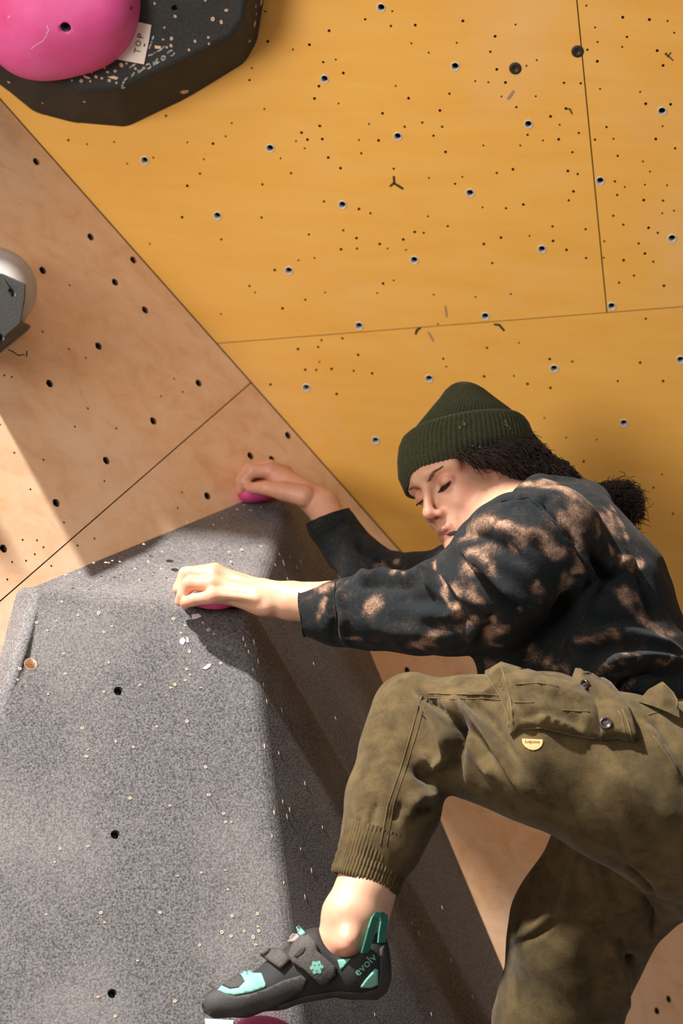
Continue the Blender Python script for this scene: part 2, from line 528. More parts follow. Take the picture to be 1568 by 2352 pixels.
# ------------------------------------------------------------------ strokes (scuffs, chalk) on a plane or mesh
def ribbon(pts, w, N, lift=0.0004):
    """flat stroke through 3-D points, width w, lying on a surface with normal(s) N"""
    V, Fc = [], []
    n = len(pts)
    for i, p in enumerate(pts):
        t = pts[min(i + 1, n - 1)] - pts[max(i - 1, 0)]
        nn = N[i] if isinstance(N, list) else N
        s = np.cross(nn, t); s /= (np.linalg.norm(s) + 1e-9)
        ww = w * (0.6 + 0.4 * math.sin(math.pi * (i + 0.6) / (n + 0.2)))
        V += [p + s * ww / 2 + nn * lift, p - s * ww / 2 + nn * lift]
    for i in range(n - 1): Fc.append((2 * i, 2 * i + 1, 2 * i + 3, 2 * i + 2))
    return V, Fc

def scuff(name, px, wpx, mat, parent, onf, N):
    P = [onf(x, y) for x, y in px]
    w = rm(wpx, np.linalg.norm(P[0] - CAMPOS))
    V, Fc = ribbon(P, w, N, 0.0005)
    return obj(name, V, Fc, mat, parent, smooth=False)
for px, w, m in (([(904,404),(905,420),(895,428)], 6, M_MARK), ([(903,420),(915,427),(926,434)], 6, M_MARK),
                 ([(954,768),(957,758),(966,752)], 6, M_MARK), ([(1134,745),(1146,746),(1158,760)], 6, M_MARK),
                 ([(1022,702),(1024,714),(1026,728)], 5, M_GREYMARK), ([(983,762),(990,774),(995,784)], 5, M_GREYMARK),
                 ([(1526,122),(1536,130),(1546,139)], 3, M_MARK), ([(1532,132),(1537,124),(1541,120)], 3, M_MARK), ([(1528,127),(1531,121)], 3, M_MARK),
                 ([(1165,228),(1172,220),(1180,208)], 7, M_GREYMARK), ([(1302,250),(1308,250),(1314,262)], 4, M_MARK)):
    scuff('scuff_mark', px, w, m, WALL_Y, onY, YN)
scuff('scuff_mark', [(18,803),(30,808),(42,817),(56,814)], 3, M_MARK, WALL_L, onL, LN)
scuff('scuff_mark', [(62,806),(60,820)], 3, M_MARK, WALL_L, onL, LN)

# ------------------------------------------------------------------ surfaces grown from rounded solids
class Solid:
    """smooth union of tapered capsules and ellipsoids, meshed on a sparse voxel grid"""
    def __init__(self): self.p = []
    def cap(self, A, B, ra, rb, k=0.02, st=None, op='u'):
        # st = (direction, factor): stretch along that direction
        self.p.append(('c', np.array(A, float), np.array(B, float), ra, rb, k, st, op))
    def ell(self, C, R, rad, k=0.02, op='u'):
        self.p.append(('e', np.array(C, float), np.array(R, float), np.array(rad, float), 0, k, None, op))
    def chain(self, pts, k=0.02, st=None):
        for (a, ra), (b, rb) in zip(pts[:-1], pts[1:]): self.cap(a, b, ra, rb, k, st)
    def one(self, q, P):
        if q[0] == 'c':
            _, A, B, ra, rb, k, st, op = q
            D = P - A
            ab = B - A
            if st is not None:
                n, f = st
                D = D - np.outer(D @ n, n) * (1 - 1 / f)
                ab = ab - n * (ab @ n) * (1 - 1 / f)
            t = np.clip(D @ ab / (ab @ ab + 1e-12), 0, 1)
            return np.linalg.norm(D - t[:, None] * ab, axis=1) - (ra + (rb - ra) * t)
        _, C, R, rad, _, k, st, op = q
        D = (P - C) @ R
        k0 = np.linalg.norm(D / rad, axis=1)
        k1 = np.linalg.norm(D / rad ** 2, axis=1)
        return np.where(k1 > 1e-9, k0 * (k0 - 1) / (k1 + 1e-9), -rad.min())
    def ev(self, P, idx=None):
        d = None
        for i in (range(len(self.p)) if idx is None else idx):
            q = self.p[i]
            e = self.one(q, P)
            k = q[5]
            if d is None: d = e if q[7] == 'u' else np.full(len(P), 9.0)
            elif q[7] == 'u':
                h = np.clip(0.5 + 0.5 * (d - e) / k, 0, 1)
                d = d * (1 - h) + e * h - k * h * (1 - h)
            else:
                e = -e
                h = np.clip(0.5 - 0.5 * (d - e) / k, 0, 1)
                d = d * (1 - h) + e * h + k * h * (1 - h)
        return d
    def box(self):
        lo, hi = np.full(3, 1e9), np.full(3, -1e9)
        for q in self.p:
            if q[7] != 'u': continue
            if q[0] == 'c':
                m = max(q[3], q[4]) * (q[6][1] if q[6] is not None else 1)
                for c in (q[1], q[2]): lo = np.minimum(lo, c - m); hi = np.maximum(hi, c + m)
            else:
                m = q[3].max(); lo = np.minimum(lo, q[1] - m); hi = np.maximum(hi, q[1] + m)
        return lo, hi
    def mesh(self, h, smooth=1):
        B = 12
        lo, hi = self.box()
        lo = lo - 4 * h; hi = hi + 4 * h
        nb = np.ceil((hi - lo) / (B * h)).astype(int)
        gi = np.stack(np.meshgrid(*[np.arange(n) for n in nb], indexing='ij'), -1).reshape(-1, 3)
        cen = lo + (gi + 0.5) * B * h
        half = B * h * 0.5 * math.sqrt(3)
        E = np.stack([self.one(q, cen) for q in self.p], 1)
        dc = self.ev(cen)
        act = np.where(np.abs(dc) < half * 1.5 + 0.012)[0]
        npts = nb * B + 1
        loc = np.stack(np.meshgrid(*[np.arange(B + 1)] * 3, indexing='ij'), -1).reshape(-1, 3)
        ids, pos, quads = [], [], []
        st = np.array([npts[1] * npts[2], npts[2], 1])
        isu = np.array([q[7] == 'u' for q in self.p]); ks = np.array([q[5] for q in self.p])
        for bi in act:
            e = E[bi]
            keep = np.where(e < np.where(isu, dc[bi] + 2.3 * half + ks, 1.3 * half + ks))[0]
            if not len(keep) or not isu[keep[0]]: 
                if not len(keep): continue
            base = gi[bi] * B
            P = lo + (base + loc) * h
            d = self.ev(P, keep).reshape(B + 1, B + 1, B + 1)
            s = d < 0
            if s.all() or not s.any(): continue
            c = [d[i:B + i or None, j:B + j or None, k:B + k or None][:B, :B, :B] for i in (0, 1) for j in (0, 1) for k in (0, 1)]
            sc = np.stack([x < 0 for x in c], 0).sum(0)
            cells = np.argwhere((sc > 0) & (sc < 8))
            cv = np.stack([x[cells[:, 0], cells[:, 1], cells[:, 2]] for x in c], 1)
            acc = np.zeros((len(cells), 3)); cnt = np.zeros(len(cells))
            off = np.array([(i, j, k) for i in (0, 1) for j in (0, 1) for k in (0, 1)], float)
            for a in range(8):
                for b in range(a + 1, 8):
                    if np.abs(off[a] - off[b]).sum() != 1: continue
                    va, vb = cv[:, a], cv[:, b]
                    m = (va < 0) != (vb < 0)
                    t = va[m] / (va[m] - vb[m])
                    acc[m] += off[a] + t[:, None] * (off[b] - off[a]); cnt[m] += 1
            ids.append((cells + base) @ st)
            pos.append(lo + (cells + base + acc / cnt[:, None]) * h)
            for ax in range(3):
                sl0 = [slice(0, B)] * 3; sl1 = [slice(0, B)] * 3; sl1[ax] = slice(1, B + 1)
                s0, s1 = s[tuple(sl0)], s[tuple(sl1)]
                ed = np.argwhere(s0 != s1)
                if not len(ed): continue
                fl_ = s0[ed[:, 0], ed[:, 1], ed[:, 2]]
                G = (ed + base) @ st
                u, v = st[(ax + 1) % 3], st[(ax + 2) % 3]
                Q = np.stack([G - u - v, G - v, G, G - u], 1)
                Q[~fl_] = Q[~fl_][:, ::-1]
                quads.append(Q)
        ids = np.concatenate(ids); pos = np.concatenate(pos); Q = np.concatenate(quads)
        o = np.argsort(ids); ids, pos = ids[o], pos[o]
        k = np.searchsorted(ids, Q); k = np.minimum(k, len(ids) - 1)
        ok = (ids[k] == Q).all(1)
        Q = k[ok]
        for _ in range(smooth): pos = laplace(pos, Q, 0.5)
        return pos, Q

def laplace(V, Q, f):
    acc = np.zeros_like(V); cnt = np.zeros(len(V))
    for a, b in ((0, 1), (1, 2), (2, 3), (3, 0)):
        for i, j in ((a, b), (b, a)):
            for c in range(3): acc[:, c] += np.bincount(Q[:, i], V[Q[:, j], c], len(V))
            cnt += np.bincount(Q[:, i], minlength=len(V))
    m = cnt > 0
    out = V.copy()
    out[m] = V[m] + f * (acc[m] / cnt[m, None] - V[m])
    return out

def vnormals(V, Q):
    n = np.cross(V[Q[:, 2]] - V[Q[:, 0]], V[Q[:, 3]] - V[Q[:, 1]])
    N = np.zeros_like(V)
    for i in range(4):
        for c in range(3): N[:, c] += np.bincount(Q[:, i], n[:, c], len(V))
    return N / (np.linalg.norm(N, axis=1, keepdims=True) + 1e-12)

def tree(V, Q):
    return BVHTree.FromPolygons([tuple(v) for v in V.tolist()], [tuple(q) for q in Q.tolist()])

def tree_obj(o):
    me = o.data
    off = np.array(o.parent['_o']) if o.parent is not None and '_o' in o.parent else np.array(o.location)
    V = np.zeros(len(me.vertices) * 3, np.float32); me.vertices.foreach_get('co', V)
    V = V.reshape(-1, 3) + off
    return BVHTree.FromPolygons([tuple(v) for v in V.tolist()], [tuple(p.vertices) for p in me.polygons])

def hit(T, px, py):
    d = C2W @ ray(px, py); d = d / np.linalg.norm(d)
    p, n, i, dist = T.ray_cast(Vector(CAMPOS), Vector(d))
    if p is None: return None, None
    p = np.array(p); n = np.array(n)
    if n @ d > 0: n = -n
    return p, n

def segdist(V, P):
    """distance of points V to the polyline P and the position along it (0..1)"""
    best = np.full(len(V), 1e9); tt = np.zeros(len(V))
    m = len(P) - 1
    for i in range(m):
        a, b = P[i], P[i + 1]; ab = b - a
        t = np.clip((V - a) @ ab / (ab @ ab + 1e-12), 0, 1)
        d = np.linalg.norm(V - a - t[:, None] * ab, axis=1)
        w = d < best
        best[w] = d[w]; tt[w] = (i + t[w]) / m
    return best, tt

def folds(V, Q, L, gain=1.5):
    """raise or sink cloth along fold lines: L = [(pixel polyline, width px, height mm)]"""
    T = tree(V, Q); N = vnormals(V, Q)
    N = laplace(laplace(N, Q, 0.5), Q, 0.5)
    D = np.zeros(len(V))
    for px, w, hmm in L:
        hmm = hmm * gain
        P = [hit(T, x, y)[0] for x, y in px]
        P = [p for p in P if p is not None]
        if len(P) < 2: continue
        wm = rm(w, np.linalg.norm(P[0] - CAMPOS))
        d, t = segdist(V, P)
        D += hmm * 0.001 * np.exp(-(d / wm) ** 2) * np.clip(4 * np.minimum(t + 0.06, 1.06 - t), 0, 1)
    return V + N * D[:, None]

def wave_noise(V, freq, seed, n=14):
    r = np.random.default_rng(seed)
    k = r.normal(size=(n, 3)); k /= np.linalg.norm(k, axis=1, keepdims=True)
    k *= freq * r.uniform(0.6, 1.5, (n, 1))
    ph = r.uniform(0, 6.28, n)
    return np.sin(V @ k.T + ph).sum(1) / math.sqrt(n)

def set_attr(o, name, val):
    a = o.data.attributes.new(name, 'FLOAT', 'POINT')
    a.data.foreach_set('value', np.asarray(val, np.float32))

def blobs(V, T, L, seed=1, warp=0.010):
    """soft 0..1 mask from spots found on the surface: L = [(px polyline, radius px)]"""
    Wv = V + np.stack([wave_noise(V, 70, seed + i) for i in range(3)], 1) * warp * 0.5 + np.stack([wave_noise(V, 190, seed + 5 + i) for i in range(3)], 1) * warp * 0.3
    m = np.zeros(len(V))
    for px, r in L:
        P = [hit(T, x, y)[0] for x, y in px]
        P = [p for p in P if p is not None]
        if not P: continue
        if len(P) == 1: P = P * 2
        R = rm(r, np.linalg.norm(P[0] - CAMPOS))
        d, t = segdist(Wv, P)
        m = np.maximum(m, np.clip(1.55 - 0.85 * d / R, 0, 1))
    return m

def patch(name, poly, T, mat, parent, thick=0.0015, sink=0.0015, step=10, smooth=True, puff=0.0, fallback=None, lift=0.0):
    """a piece of cloth, rubber or paint with real thickness that follows the surface T beneath it"""
    poly = [np.array(p, float) for p in poly]
    # densify the outline
    out = []
    for i in range(len(poly)):
        a, b = poly[i], poly[(i + 1) % len(poly)]
        k = max(1, int(np.linalg.norm(b - a) / step))
        out += [a + (b - a) * j / k for j in range(k)]
    vs = [Vector(p) for p in out]; n = len(vs)
    es = [(i, (i + 1) % n) for i in range(n)]
    lo = np.min(out, 0); hi = np.max(out, 0)
    def inp(q):
        c = False
        for i in range(n):
            a, b = out[i], out[(i + 1) % n]
            if (a[1] > q[1]) != (b[1] > q[1]) and q[0] < (b[0] - a[0]) * (q[1] - a[1]) / (b[1] - a[1]) + a[0]: c = not c
        return c
    def edged(q): return min(np.linalg.norm(q - o_) for o_ in out)
    for x in np.arange(lo[0] + step / 2, hi[0], step):
        for y in np.arange(lo[1] + step / 2, hi[1], step):
            q = np.array([x, y])
            if inp(q) and edged(q) > step * 0.45: vs.append(Vector(q))
    ov, oe, of, iv, ie, if_ = delaunay_2d_cdt(vs, es, [], 1, 1e-6)
    top, bot, keep = [], [], []
    last = None
    dist = [edged(np.array(q)) for q in ov]
    for q in ov:
        p, nn = hit(T, q.x, q.y)
        if p is None:
            p, nn = (None, None)
        top.append((p, nn))
    good = [np.linalg.norm(t[0] - CAMPOS) for t in top if t[0] is not None]
    md = np.median(good)
    V1, V2 = [], []
    gn = np.mean([t[1] for t in top if t[0] is not None], 0); gn /= np.linalg.norm(gn)
    for q, t, de in zip(ov, top, dist):
        p, nn = t
        if p is None:
            # off the edge of the thing: continue at the nearest known distance
            j = min((k for k in range(len(top)) if top[k][0] is not None), key=lambda k: (ov[k] - q).length)
            d0 = (top[j][0] - CAMPOS) @ AF
            p = W(q.x, q.y, d0); nn = gn
        nn = 0.5 * nn + 0.5 * gn; nn /= np.linalg.norm(nn)
        pf = puff * min(1.0, de / (3.0 * step))
        V1.append(p + nn * (thick + pf + lift)); V2.append(p + nn * (lift - sink))
    Fc = []
    for f in of:
        f = list(f)
        a, b, c = (V1[i] for i in f[:3])
        if np.cross(b - a, c - a) @ AF > 0: f = f[::-1]
        Fc.append(f)
    m = len(V1)
    inv = {}
    for i, src in enumerate(iv):
        for s_ in src: inv[s_] = i
    side = [(inv[i], inv[(i + 1) % n], inv[(i + 1) % n] + m, inv[i] + m) for i in range(n)]
    return obj(name, V1 + V2, Fc + side + [tuple(i + m for i in f[::-1]) for f in Fc], mat, parent, smooth)

def tube(P, r, n=6, closed=False):
    P = [np.array(p, float) for p in P]
    rr = r if isinstance(r, (list, np.ndarray)) else [r] * len(P)
    V, Fc = [], []
    up = None
    for i, p in enumerate(P):
        t = P[min(i + 1, len(P) - 1)] - P[max(i - 1, 0)]
        t /= (np.linalg.norm(t) + 1e-12)
        if up is None:
            up = np.cross(t, [0.3, 0.5, 0.8]); 
        up = up - t * (up @ t); up /= (np.linalg.norm(up) + 1e-12)
        s_ = np.cross(t, up)
        for j in range(n):
            a = 2 * math.pi * j / n
            V.append(p + (up * math.cos(a) + s_ * math.sin(a)) * rr[i])
    for i in range(len(P) - 1):
        for j in range(n):
            Fc.append((i * n + j, i * n + (j + 1) % n, (i + 1) * n + (j + 1) % n, (i + 1) * n + j))
    b = len(V)
    Fc.append(tuple(range(n))[::-1]); Fc.append(tuple(range(b - n, b)))
    return V, Fc

def stitch(name, px, T, rpx, mat, parent, lift=0.0004):
    P = []
    for (x0, y0), (x1, y1) in zip(px[:-1], px[1:]):
        k = max(2, int(math.hypot(x1 - x0, y1 - y0) / 8))
        for j in range(k):
            p, nn = hit(T, x0 + (x1 - x0) * j / k, y0 + (y1 - y0) * j / k)
            if p is not None: P.append(p + nn * lift)
    if len(P) < 3: return None
    V, Fc = tube(P, rm(rpx, np.linalg.norm(P[0] - CAMPOS)), 6)
    return obj(name, V, Fc, mat, parent)

def text_on(name, txt, cx, cy, size, ang, T, mat, parent, squash=1.0, lift=0.0006, shear=0.0):
    """printed lettering laid on a surface; size = cap height in px, ang = degrees clockwise in the picture"""
    cu = bpy.data.curves.new('lettering', 'FONT')
    cu.body = txt; cu.align_x = 'CENTER'; cu.align_y = 'CENTER'; cu.size = 1.0; cu.resolution_u = 3
    to = bpy.data.objects.new('lettering', cu); COL.objects.link(to)
    dg = bpy.context.evaluated_depsgraph_get()
    me = bpy.data.meshes.new_from_object(to.evaluated_get(dg))
    V = []
    ca, sa = math.cos(math.radians(ang)), math.sin(math.radians(ang))
    for v in me.vertices:
        x, y = v.co.x * size * squash, -(v.co.y) * size
        x += shear * y
        X, Y = cx + x * ca - y * sa, cy + x * sa + y * ca
        p, nn = hit(T, X, Y)
        if p is None: p = V[-1] if V else W(X, Y, 3.2); V.append(p); continue
        V.append(p + nn * lift)
    Fc = [tuple(p.vertices) for p in me.polygons]
    bpy.data.objects.remove(to); bpy.data.curves.remove(cu); bpy.data.meshes.remove(me)
    return obj(name, V, Fc, mat, parent, smooth=False)

def solid_obj(name, V, Q, mat, parent=None):
    return obj(name, V, Q.astype(np.int32), mat, parent, True)

def rounded_poly(name, V, F, mat, parent, bev=0.012, seg=3):
    bm = bmesh.new()
    vs = [bm.verts.new(tuple(v)) for v in V]
    for f in F: bm.faces.new([vs[i] for i in f])
    bmesh.ops.recalc_face_normals(bm, faces=bm.faces)
    bmesh.ops.bevel(bm, geom=list(bm.edges) + list(bm.verts), offset=bev, segments=seg, profile=0.5, affect='EDGES')
    o = bm_obj(name, bm, mat, parent, True)
    harden(o)
    return o

def harden(o, area=0.0012):
    """keep the big facets flat and let only the rounded edges turn"""
    me = o.data
    acc = {}
    bigf = [p.area > area for p in me.polygons]
    for p in me.polygons:
        if bigf[p.index]:
            for v in p.vertices:
                if v not in acc: acc[v] = Vector((0, 0, 0))
                acc[v] = acc[v] + p.normal * p.area
    cn = []
    for p in me.polygons:
        for v in p.vertices:
            if bigf[p.index]: cn.append(tuple(p.normal)); continue
            n = (acc[v].normalized() if v in acc else me.vertices[v].normal)
            cn.append(tuple(n if n.dot(p.normal) > 0.5 else p.normal))
    me.polygons.foreach_set('use_smooth', np.full(len(me.polygons), True))
    me.normals_split_custom_set(cn)

def chips(name, T, pts, parent, rpx=3.2, streak=False, pit=True):
    """bare-wood rings where screws have been"""
    V, Fc, mi = [], [], []
    for x, y in pts:
        p, nn = hit(T, x, y)
        if p is None: continue
        A, B, N = basis(nn)
        r = rm(rpx * random.uniform(0.7, 1.3), np.linalg.norm(p - CAMPOS))
        if pit: prof = [(r, 0.0002), (r * 0.85, 0.0008), (r * 0.45, 0.0007), (r * 0.3, 0.0003)]
        else: prof = [(r, 0.0002), (r * 0.6, 0.0006), (r * 0.1, 0.0006)]
        ph = random.uniform(0, 6)
        b = len(V)
        n = 9
        ex = random.uniform(0.8, 1.25) if not streak else 3.0
        for (rr, h) in prof:
            for i in range(n):
                t = 2 * math.pi * i / n
                wob = 1 + 0.10 * math.sin(2 * t + ph)
                V.append(p + A * (rr * wob * math.cos(t)) + B * (rr * wob * ex * math.sin(t)) + N * h)
        for j in range(len(prof) - 1):
            for i in range(n):
                Fc.append((b + j * n + i, b + j * n + (i + 1) % n, b + (j + 1) * n + (i + 1) % n, b + (j + 1) * n + i))
                mi.append(0)
        Fc.append(tuple(b + (len(prof) - 1) * n + i for i in range(n))); mi.append(1 if pit else 0)
    o = obj(name, V, Fc, M_CHIP, parent, False)
    o.data.materials.append(M_PIT)
    o.data.polygons.foreach_set('material_index', np.array(mi, dtype=np.int32))
    o['kind'] = 'stuff'
    return o

def drill(o, holes, hard=True):
    """cut round holes [(point, normal, radius, depth)] into a part"""
    off = np.array(o.parent['_o']) if o.parent is not None and '_o' in o.parent else np.array(o.location)
    bm = bmesh.new()
    for p, nn, r, dep in holes:
        A, B, N = basis(nn)
        n = 20
        lo = [bm.verts.new(tuple(p - off - N * dep + (A * math.cos(2 * math.pi * i / n) + B * math.sin(2 * math.pi * i / n)) * r)) for i in range(n)]
        hi = [bm.verts.new(tuple(p - off + N * 0.03 + (A * math.cos(2 * math.pi * i / n) + B * math.sin(2 * math.pi * i / n)) * r)) for i in range(n)]
        for i in range(n): bm.faces.new((lo[i], lo[(i + 1) % n], hi[(i + 1) % n], hi[i]))
        bm.faces.new(lo[::-1]); bm.faces.new(hi)
    me = bpy.data.meshes.new('cutter'); bm.to_mesh(me); bm.free()
    c = bpy.data.objects.new('cutter', me); COL.objects.link(c)
    md = o.modifiers.new('cut', 'BOOLEAN'); md.operation = 'DIFFERENCE'; md.object = c; md.solver = 'EXACT'
    if o.parent is not None:
        c.parent = o.parent
    bpy.context.view_layer.update()
    dg = bpy.context.evaluated_depsgraph_get()
    new = bpy.data.meshes.new_from_object(o.evaluated_get(dg))
    o.modifiers.clear()
    old = o.data; o.data = new
    bpy.data.meshes.remove(old)
    bpy.data.objects.remove(c); bpy.data.meshes.remove(me)
    if hard: harden(o)

def socket(p, nn, r, parent, mat=None, depth=0.012):
    A, B, N = basis(nn)
    V, Fc = lathe([(r * 0.99, -0.002), (r * 0.80, -0.002), (r * 0.72, -0.004), (r * 0.70, -depth + 0.001), (r * 0.05, -depth + 0.001)], 16, A, B, N, p)
    return obj('bolt_socket', V, Fc, mat or M_STEEL, parent, True)

# ------------------------------------------------------------------ big grey volume the climber hangs on
def ext(a, b, f): return a + (b - a) * f
vA = onL(46, 1346); vB = onL(712, 1062); vT = W(572, 1412, 3.387)
vC = onL(1165, 2140); vC2 = ext(vB, vC, 1.75)
vRB = W(690, 2352, 3.116); vRB2 = ext(vT, vRB, 1.6)
vR2 = W(974, 2352, 3.385); vR22 = ext(vT, vR2, 1.6)
vTL = W(80, 1344, 3.362)
vD = onL(-2, 1612); vD2 = onL(-230, 2560)
sink = -LN * 0.02
VOL = thing('climbing_volume', onL(500, 2300), 'huge faceted dark grey gritty volume under the hands and foot of the climber', 'climbing volume')
# plane of the front face, for the far lower corner
vDf = on_plane(-4, 1612, LO + LN * 0.04, LN)
vD = onL(-12, 1612)
fn = np.cross(vT - vDf, vRB - vDf); fn /= np.linalg.norm(fn)
vTL = on_plane(80, 1344, vDf, fn)
vF = on_plane(-230, 2560, vDf, fn)
ring = [vA + sink, vB + sink, vC2 + sink, vD2 + sink * 3, vD + sink * 2.5]
vRB2 = vRB2 - fn * ((vRB2 - vDf) @ fn)
PV = ring + [vT, vTL, vRB2, vR22, vF, vDf]
#       0 A 1 B 2 C2 3 D2 4 D   5 T 6 TL 7 RB2 8 R22 9 D2f
PF = [(0, 1, 5, 6), (6, 5, 7, 9, 10), (5, 8, 7), (5, 1, 2), (5, 2, 8), (0, 6, 10, 4), (4, 10, 9, 3), (9, 7, 8, 2, 3), (0, 4, 3, 2, 1)]
body = rounded_poly('volume_body', PV, PF, M_GRIT, VOL, 0.0125, 4)
T_VOL = tree_obj(body)
hs = []
for (x, y, rp) in ((272, 1587, 11), (265, 1917, 11), (258, 2282, 11), (70, 1525, 14)):
    p, nn = hit(T_VOL, x, y)
    hs.append((p, nn, rm(rp, np.linalg.norm(p - CAMPOS)), 0.014 if rp != 14 else 0.02))
drill(body, hs)
for p, nn, r, d in (hs[0], hs[1], hs[2]): socket(p, nn, r, VOL)
for p, nn, r, d in (hs[3],):
    A, B, N = basis(nn)
    V, Fc = lathe([(r * 1.04, 0.0004), (r * 0.985, 0.0006), (r * 0.97, -d + 0.002), (r * 0.05, -d + 0.002)], 18, A, B, N, p)
    obj('counterbore', V, Fc, M_CHIP, VOL, True)
p, nn = hit(T_VOL, 390, 1289)
A, B, N = basis(nn)
V, Fc = lathe([(rm(9, 3.5), 0.0003), (rm(7.5, 3.5), 0.0006), (rm(6, 3.5), 0.0003), (0.0003, 0.0002)], 16, A, B, N, p)
obj('bolt_socket', V, Fc, M_STEEL, VOL)  # not drilled: flat dark disc painted for the shade inside a socket
c8 = [(290,372),(365,435),(463,425),(525,487),(487,515),(300,615),(510,657),(306,710),(222,507),(265,462),(172,470),(813,452),(867,483),(848,518),
 (950,470),(977,503),(1003,523),(963,583),(888,605),(1035,660),(875,688),(868,740),(890,715),(940,775),(800,775),(655,762),(487,795),(225,805),(386,965),
 (877,932),(735,957),(543,1027),(412,1065),(405,1097),(625,1053),(963,1147),(978,1278),(797,1328),(610,1293),(1048,1365),(1057,1405),(1085,1405),
 (283,1530),(413,1518),(257,1592),(943,1643),(833,1657),(1057,1630),(1068,1722),(473,1830),(490,1875),(216,1838),(750,1830),(1088,1845),(1207,1835),
 (1208,1895),(1213,1915),(1145,1917),(1040,1922),(1083,1940),(1187,1945),(1200,1980),(935,1983),(645,2055),(460,2225),(540,2315),(820,2245),(820,760),(93,686),(83,738)]
chips('screw_scars', T_VOL, [(x / 2.0414, 1200 + y / 2.0414) for x, y in c8], VOL, 3.4)
chips('chalk_flecks', T_VOL, [(243,1292),(258,1288),(250,1293),(230,1240),(330,1250),(372,1268),(150,1320),(183,1315),(215,1293),(310,1306),(275,1290),(340,1290),(370,1306),(395,1330),(320,1332),
  (555,1262),(525,1268),(530,1290),(545,1170),(560,1160),(575,1172),(600,1165),(510,1190),(490,1205),(430,1200),(600,1255)], VOL, 3.0, pit=False)
chips('paint_scrapes', T_VOL, [(x / 2.0414, 1200 + y / 2.0414) for x, y in ((1140,545),(1150,575),(1165,605),(1210,650),(1235,760),(1250,840),(1320,880),(1185,690),(1240,1050),
  (1325,1310),(1285,1360),(1345,1380),(1275,1470),(1330,1690),(1190,560),(1360,160),(1390,210),(1310,150),(1290,200),(1330,195))] +
  [(650,1290),(690,1290),(660,1330),(720,1525),(770,1650),(700,1800),(740,1900),(880,2130),(945,2120),(962,2145),(1015,2085),(1035,2205),(1085,2290),(860,2330),(990,2330),
   (640,1730),(665,1860),(690,1950),(715,2000),(700,2060)], VOL, 1.9, True, pit=False)
# chalky rubbed edge at the top and white tape crumbs
for k, pl in enumerate(([(440,1412),(455,1410),(463,1416),(452,1421),(441,1423)], [(464,1536),(475,1527),(486,1524),(482,1532),(473,1538)], [(412,1470),(420,1464),(426,1472),(420,1482),(413,1478)],
                        [(428,1463),(433,1466),(433,1476),(428,1476)])):
    patch('tape_scrap', pl, T_VOL, M_CHALK, VOL, 0.0008, 0.0005, 5, False)

# ------------------------------------------------------------------ dark volume in the upper corner with the top hold
V2 = thing('climbing_volume', onY(250, 100), 'black faceted volume in the upper corner with a pink hold bolted on', 'climbing volume')
rim = [(-140, 120), (0, 214), (72, 274), (162, 297), (288, 309), (420, 246), (562, 158), (590, 108), (612, -30), (560, -330), (60, -420), (-160, -260)]
face = [(-110, 60), (10, 128), (90, 176), (190, 212), (275, 205), (400, 148), (530, 84), (560, 40), (572, -40), (520, -260), (80, -340), (-120, -220)]
def lift_y(px, py, h):              # point seen at that pixel, h metres in front of the yellow wall
    return on_plane(px, py, YO + YN * h, YN)
n2 = len(rim)
PV = [onY(*q) - YN * 0.015 for q in rim] + [lift_y(x, y, 0.115) for x, y in face]
PF = [tuple(range(n2)), tuple(range(2 * n2 - 1, n2 - 1, -1))] + [(i, (i + 1) % n2, (i + 1) % n2 + n2, i + n2) for i in range(n2)]
b2 = rounded_poly('volume_body', PV, PF, M_GRIT2, V2, 0.008, 3)
T_V2 = tree_obj(b2)
p, nn = hit(T_V2, 401, 19)
drill(b2, [(p, nn, rm(8, 3.6), 0.014)])
socket(p, nn, rm(8, 3.6), V2)
c1 = [(870,20),(985,92),(1273,58),(1197,107),(1245,124),(925,155),(918,222),(965,217),(962,257),(938,266),(1172,210),(1175,246),(1097,232),(1063,281),(515,408),
 (588,382),(648,400),(605,405),(540,432),(573,440),(457,455),(508,457),(615,453),(655,466),(683,366),(712,356),(405,452),(762,386),(810,382),(1155,3),(1440,78),(1437,35),(1403,230),(240,580),(475,572),(50,462)]
chips('screw_scars', T_V2, [(x / 2.45, y / 2.45) for x, y in c1], V2, 3.6)
chips('wood_scrapes', T_V2, [(1028/2.45,515/2.45),(1042/2.45,517/2.45),(265/2.45,655/2.45),(585,55),(600,4)], V2, 8, pit=False)
for pl in ([(190,171),(200,175),(208,179),(204,181),(194,178)], [(247,176),(262,174),(272,178),(268,183),(256,180)], [(355,104),(370,106),(368,112),(356,111)]):
    patch('wood_scrape', pl, T_V2, M_CHIP, V2, 0.0008, 0.0005, 4, False)
for px in ([(279,203),(283,190),(293,176)], [(281,203),(287,199)], [(302,176),(306,170),(309,166)], [(319,166),(326,160),(333,155)], [(317,160),(320,168)],
           [(335,150),(341,146),(345,148)], [(338,158),(345,155),(347,151)], [(352,150),(358,142),(362,134)], [(350,143),(358,146),(366,141)],
           [(370,134),(374,128),(379,130),(378,137),(372,138),(370,134)], [(384,122),(391,117),(397,114)], [(392,128),(398,125),(401,121)],
           [(296,157),(304,151),(312,146)], [(342,112),(347,100),(353,82)], [(340,128),(350,124),(364,117)], [(352,122),(366,116),(378,106)]):
    P = []; Ns = []
    for (x0, y0), (x1, y1) in zip(px[:-1], px[1:]):
        for t in (0, .33, .66):
            p, nn = hit(T_V2, x0 + (x1 - x0) * t, y0 + (y1 - y0) * t); P.append(p); Ns.append(nn)
    p, nn = hit(T_V2, *px[-1]); P.append(p); Ns.append(nn)
    V, Fc = ribbon(P, rm(4.5, 3.6), Ns, 0.0007)
    obj('chalk_writing', V, Fc, M_CHALK2, V2, False)

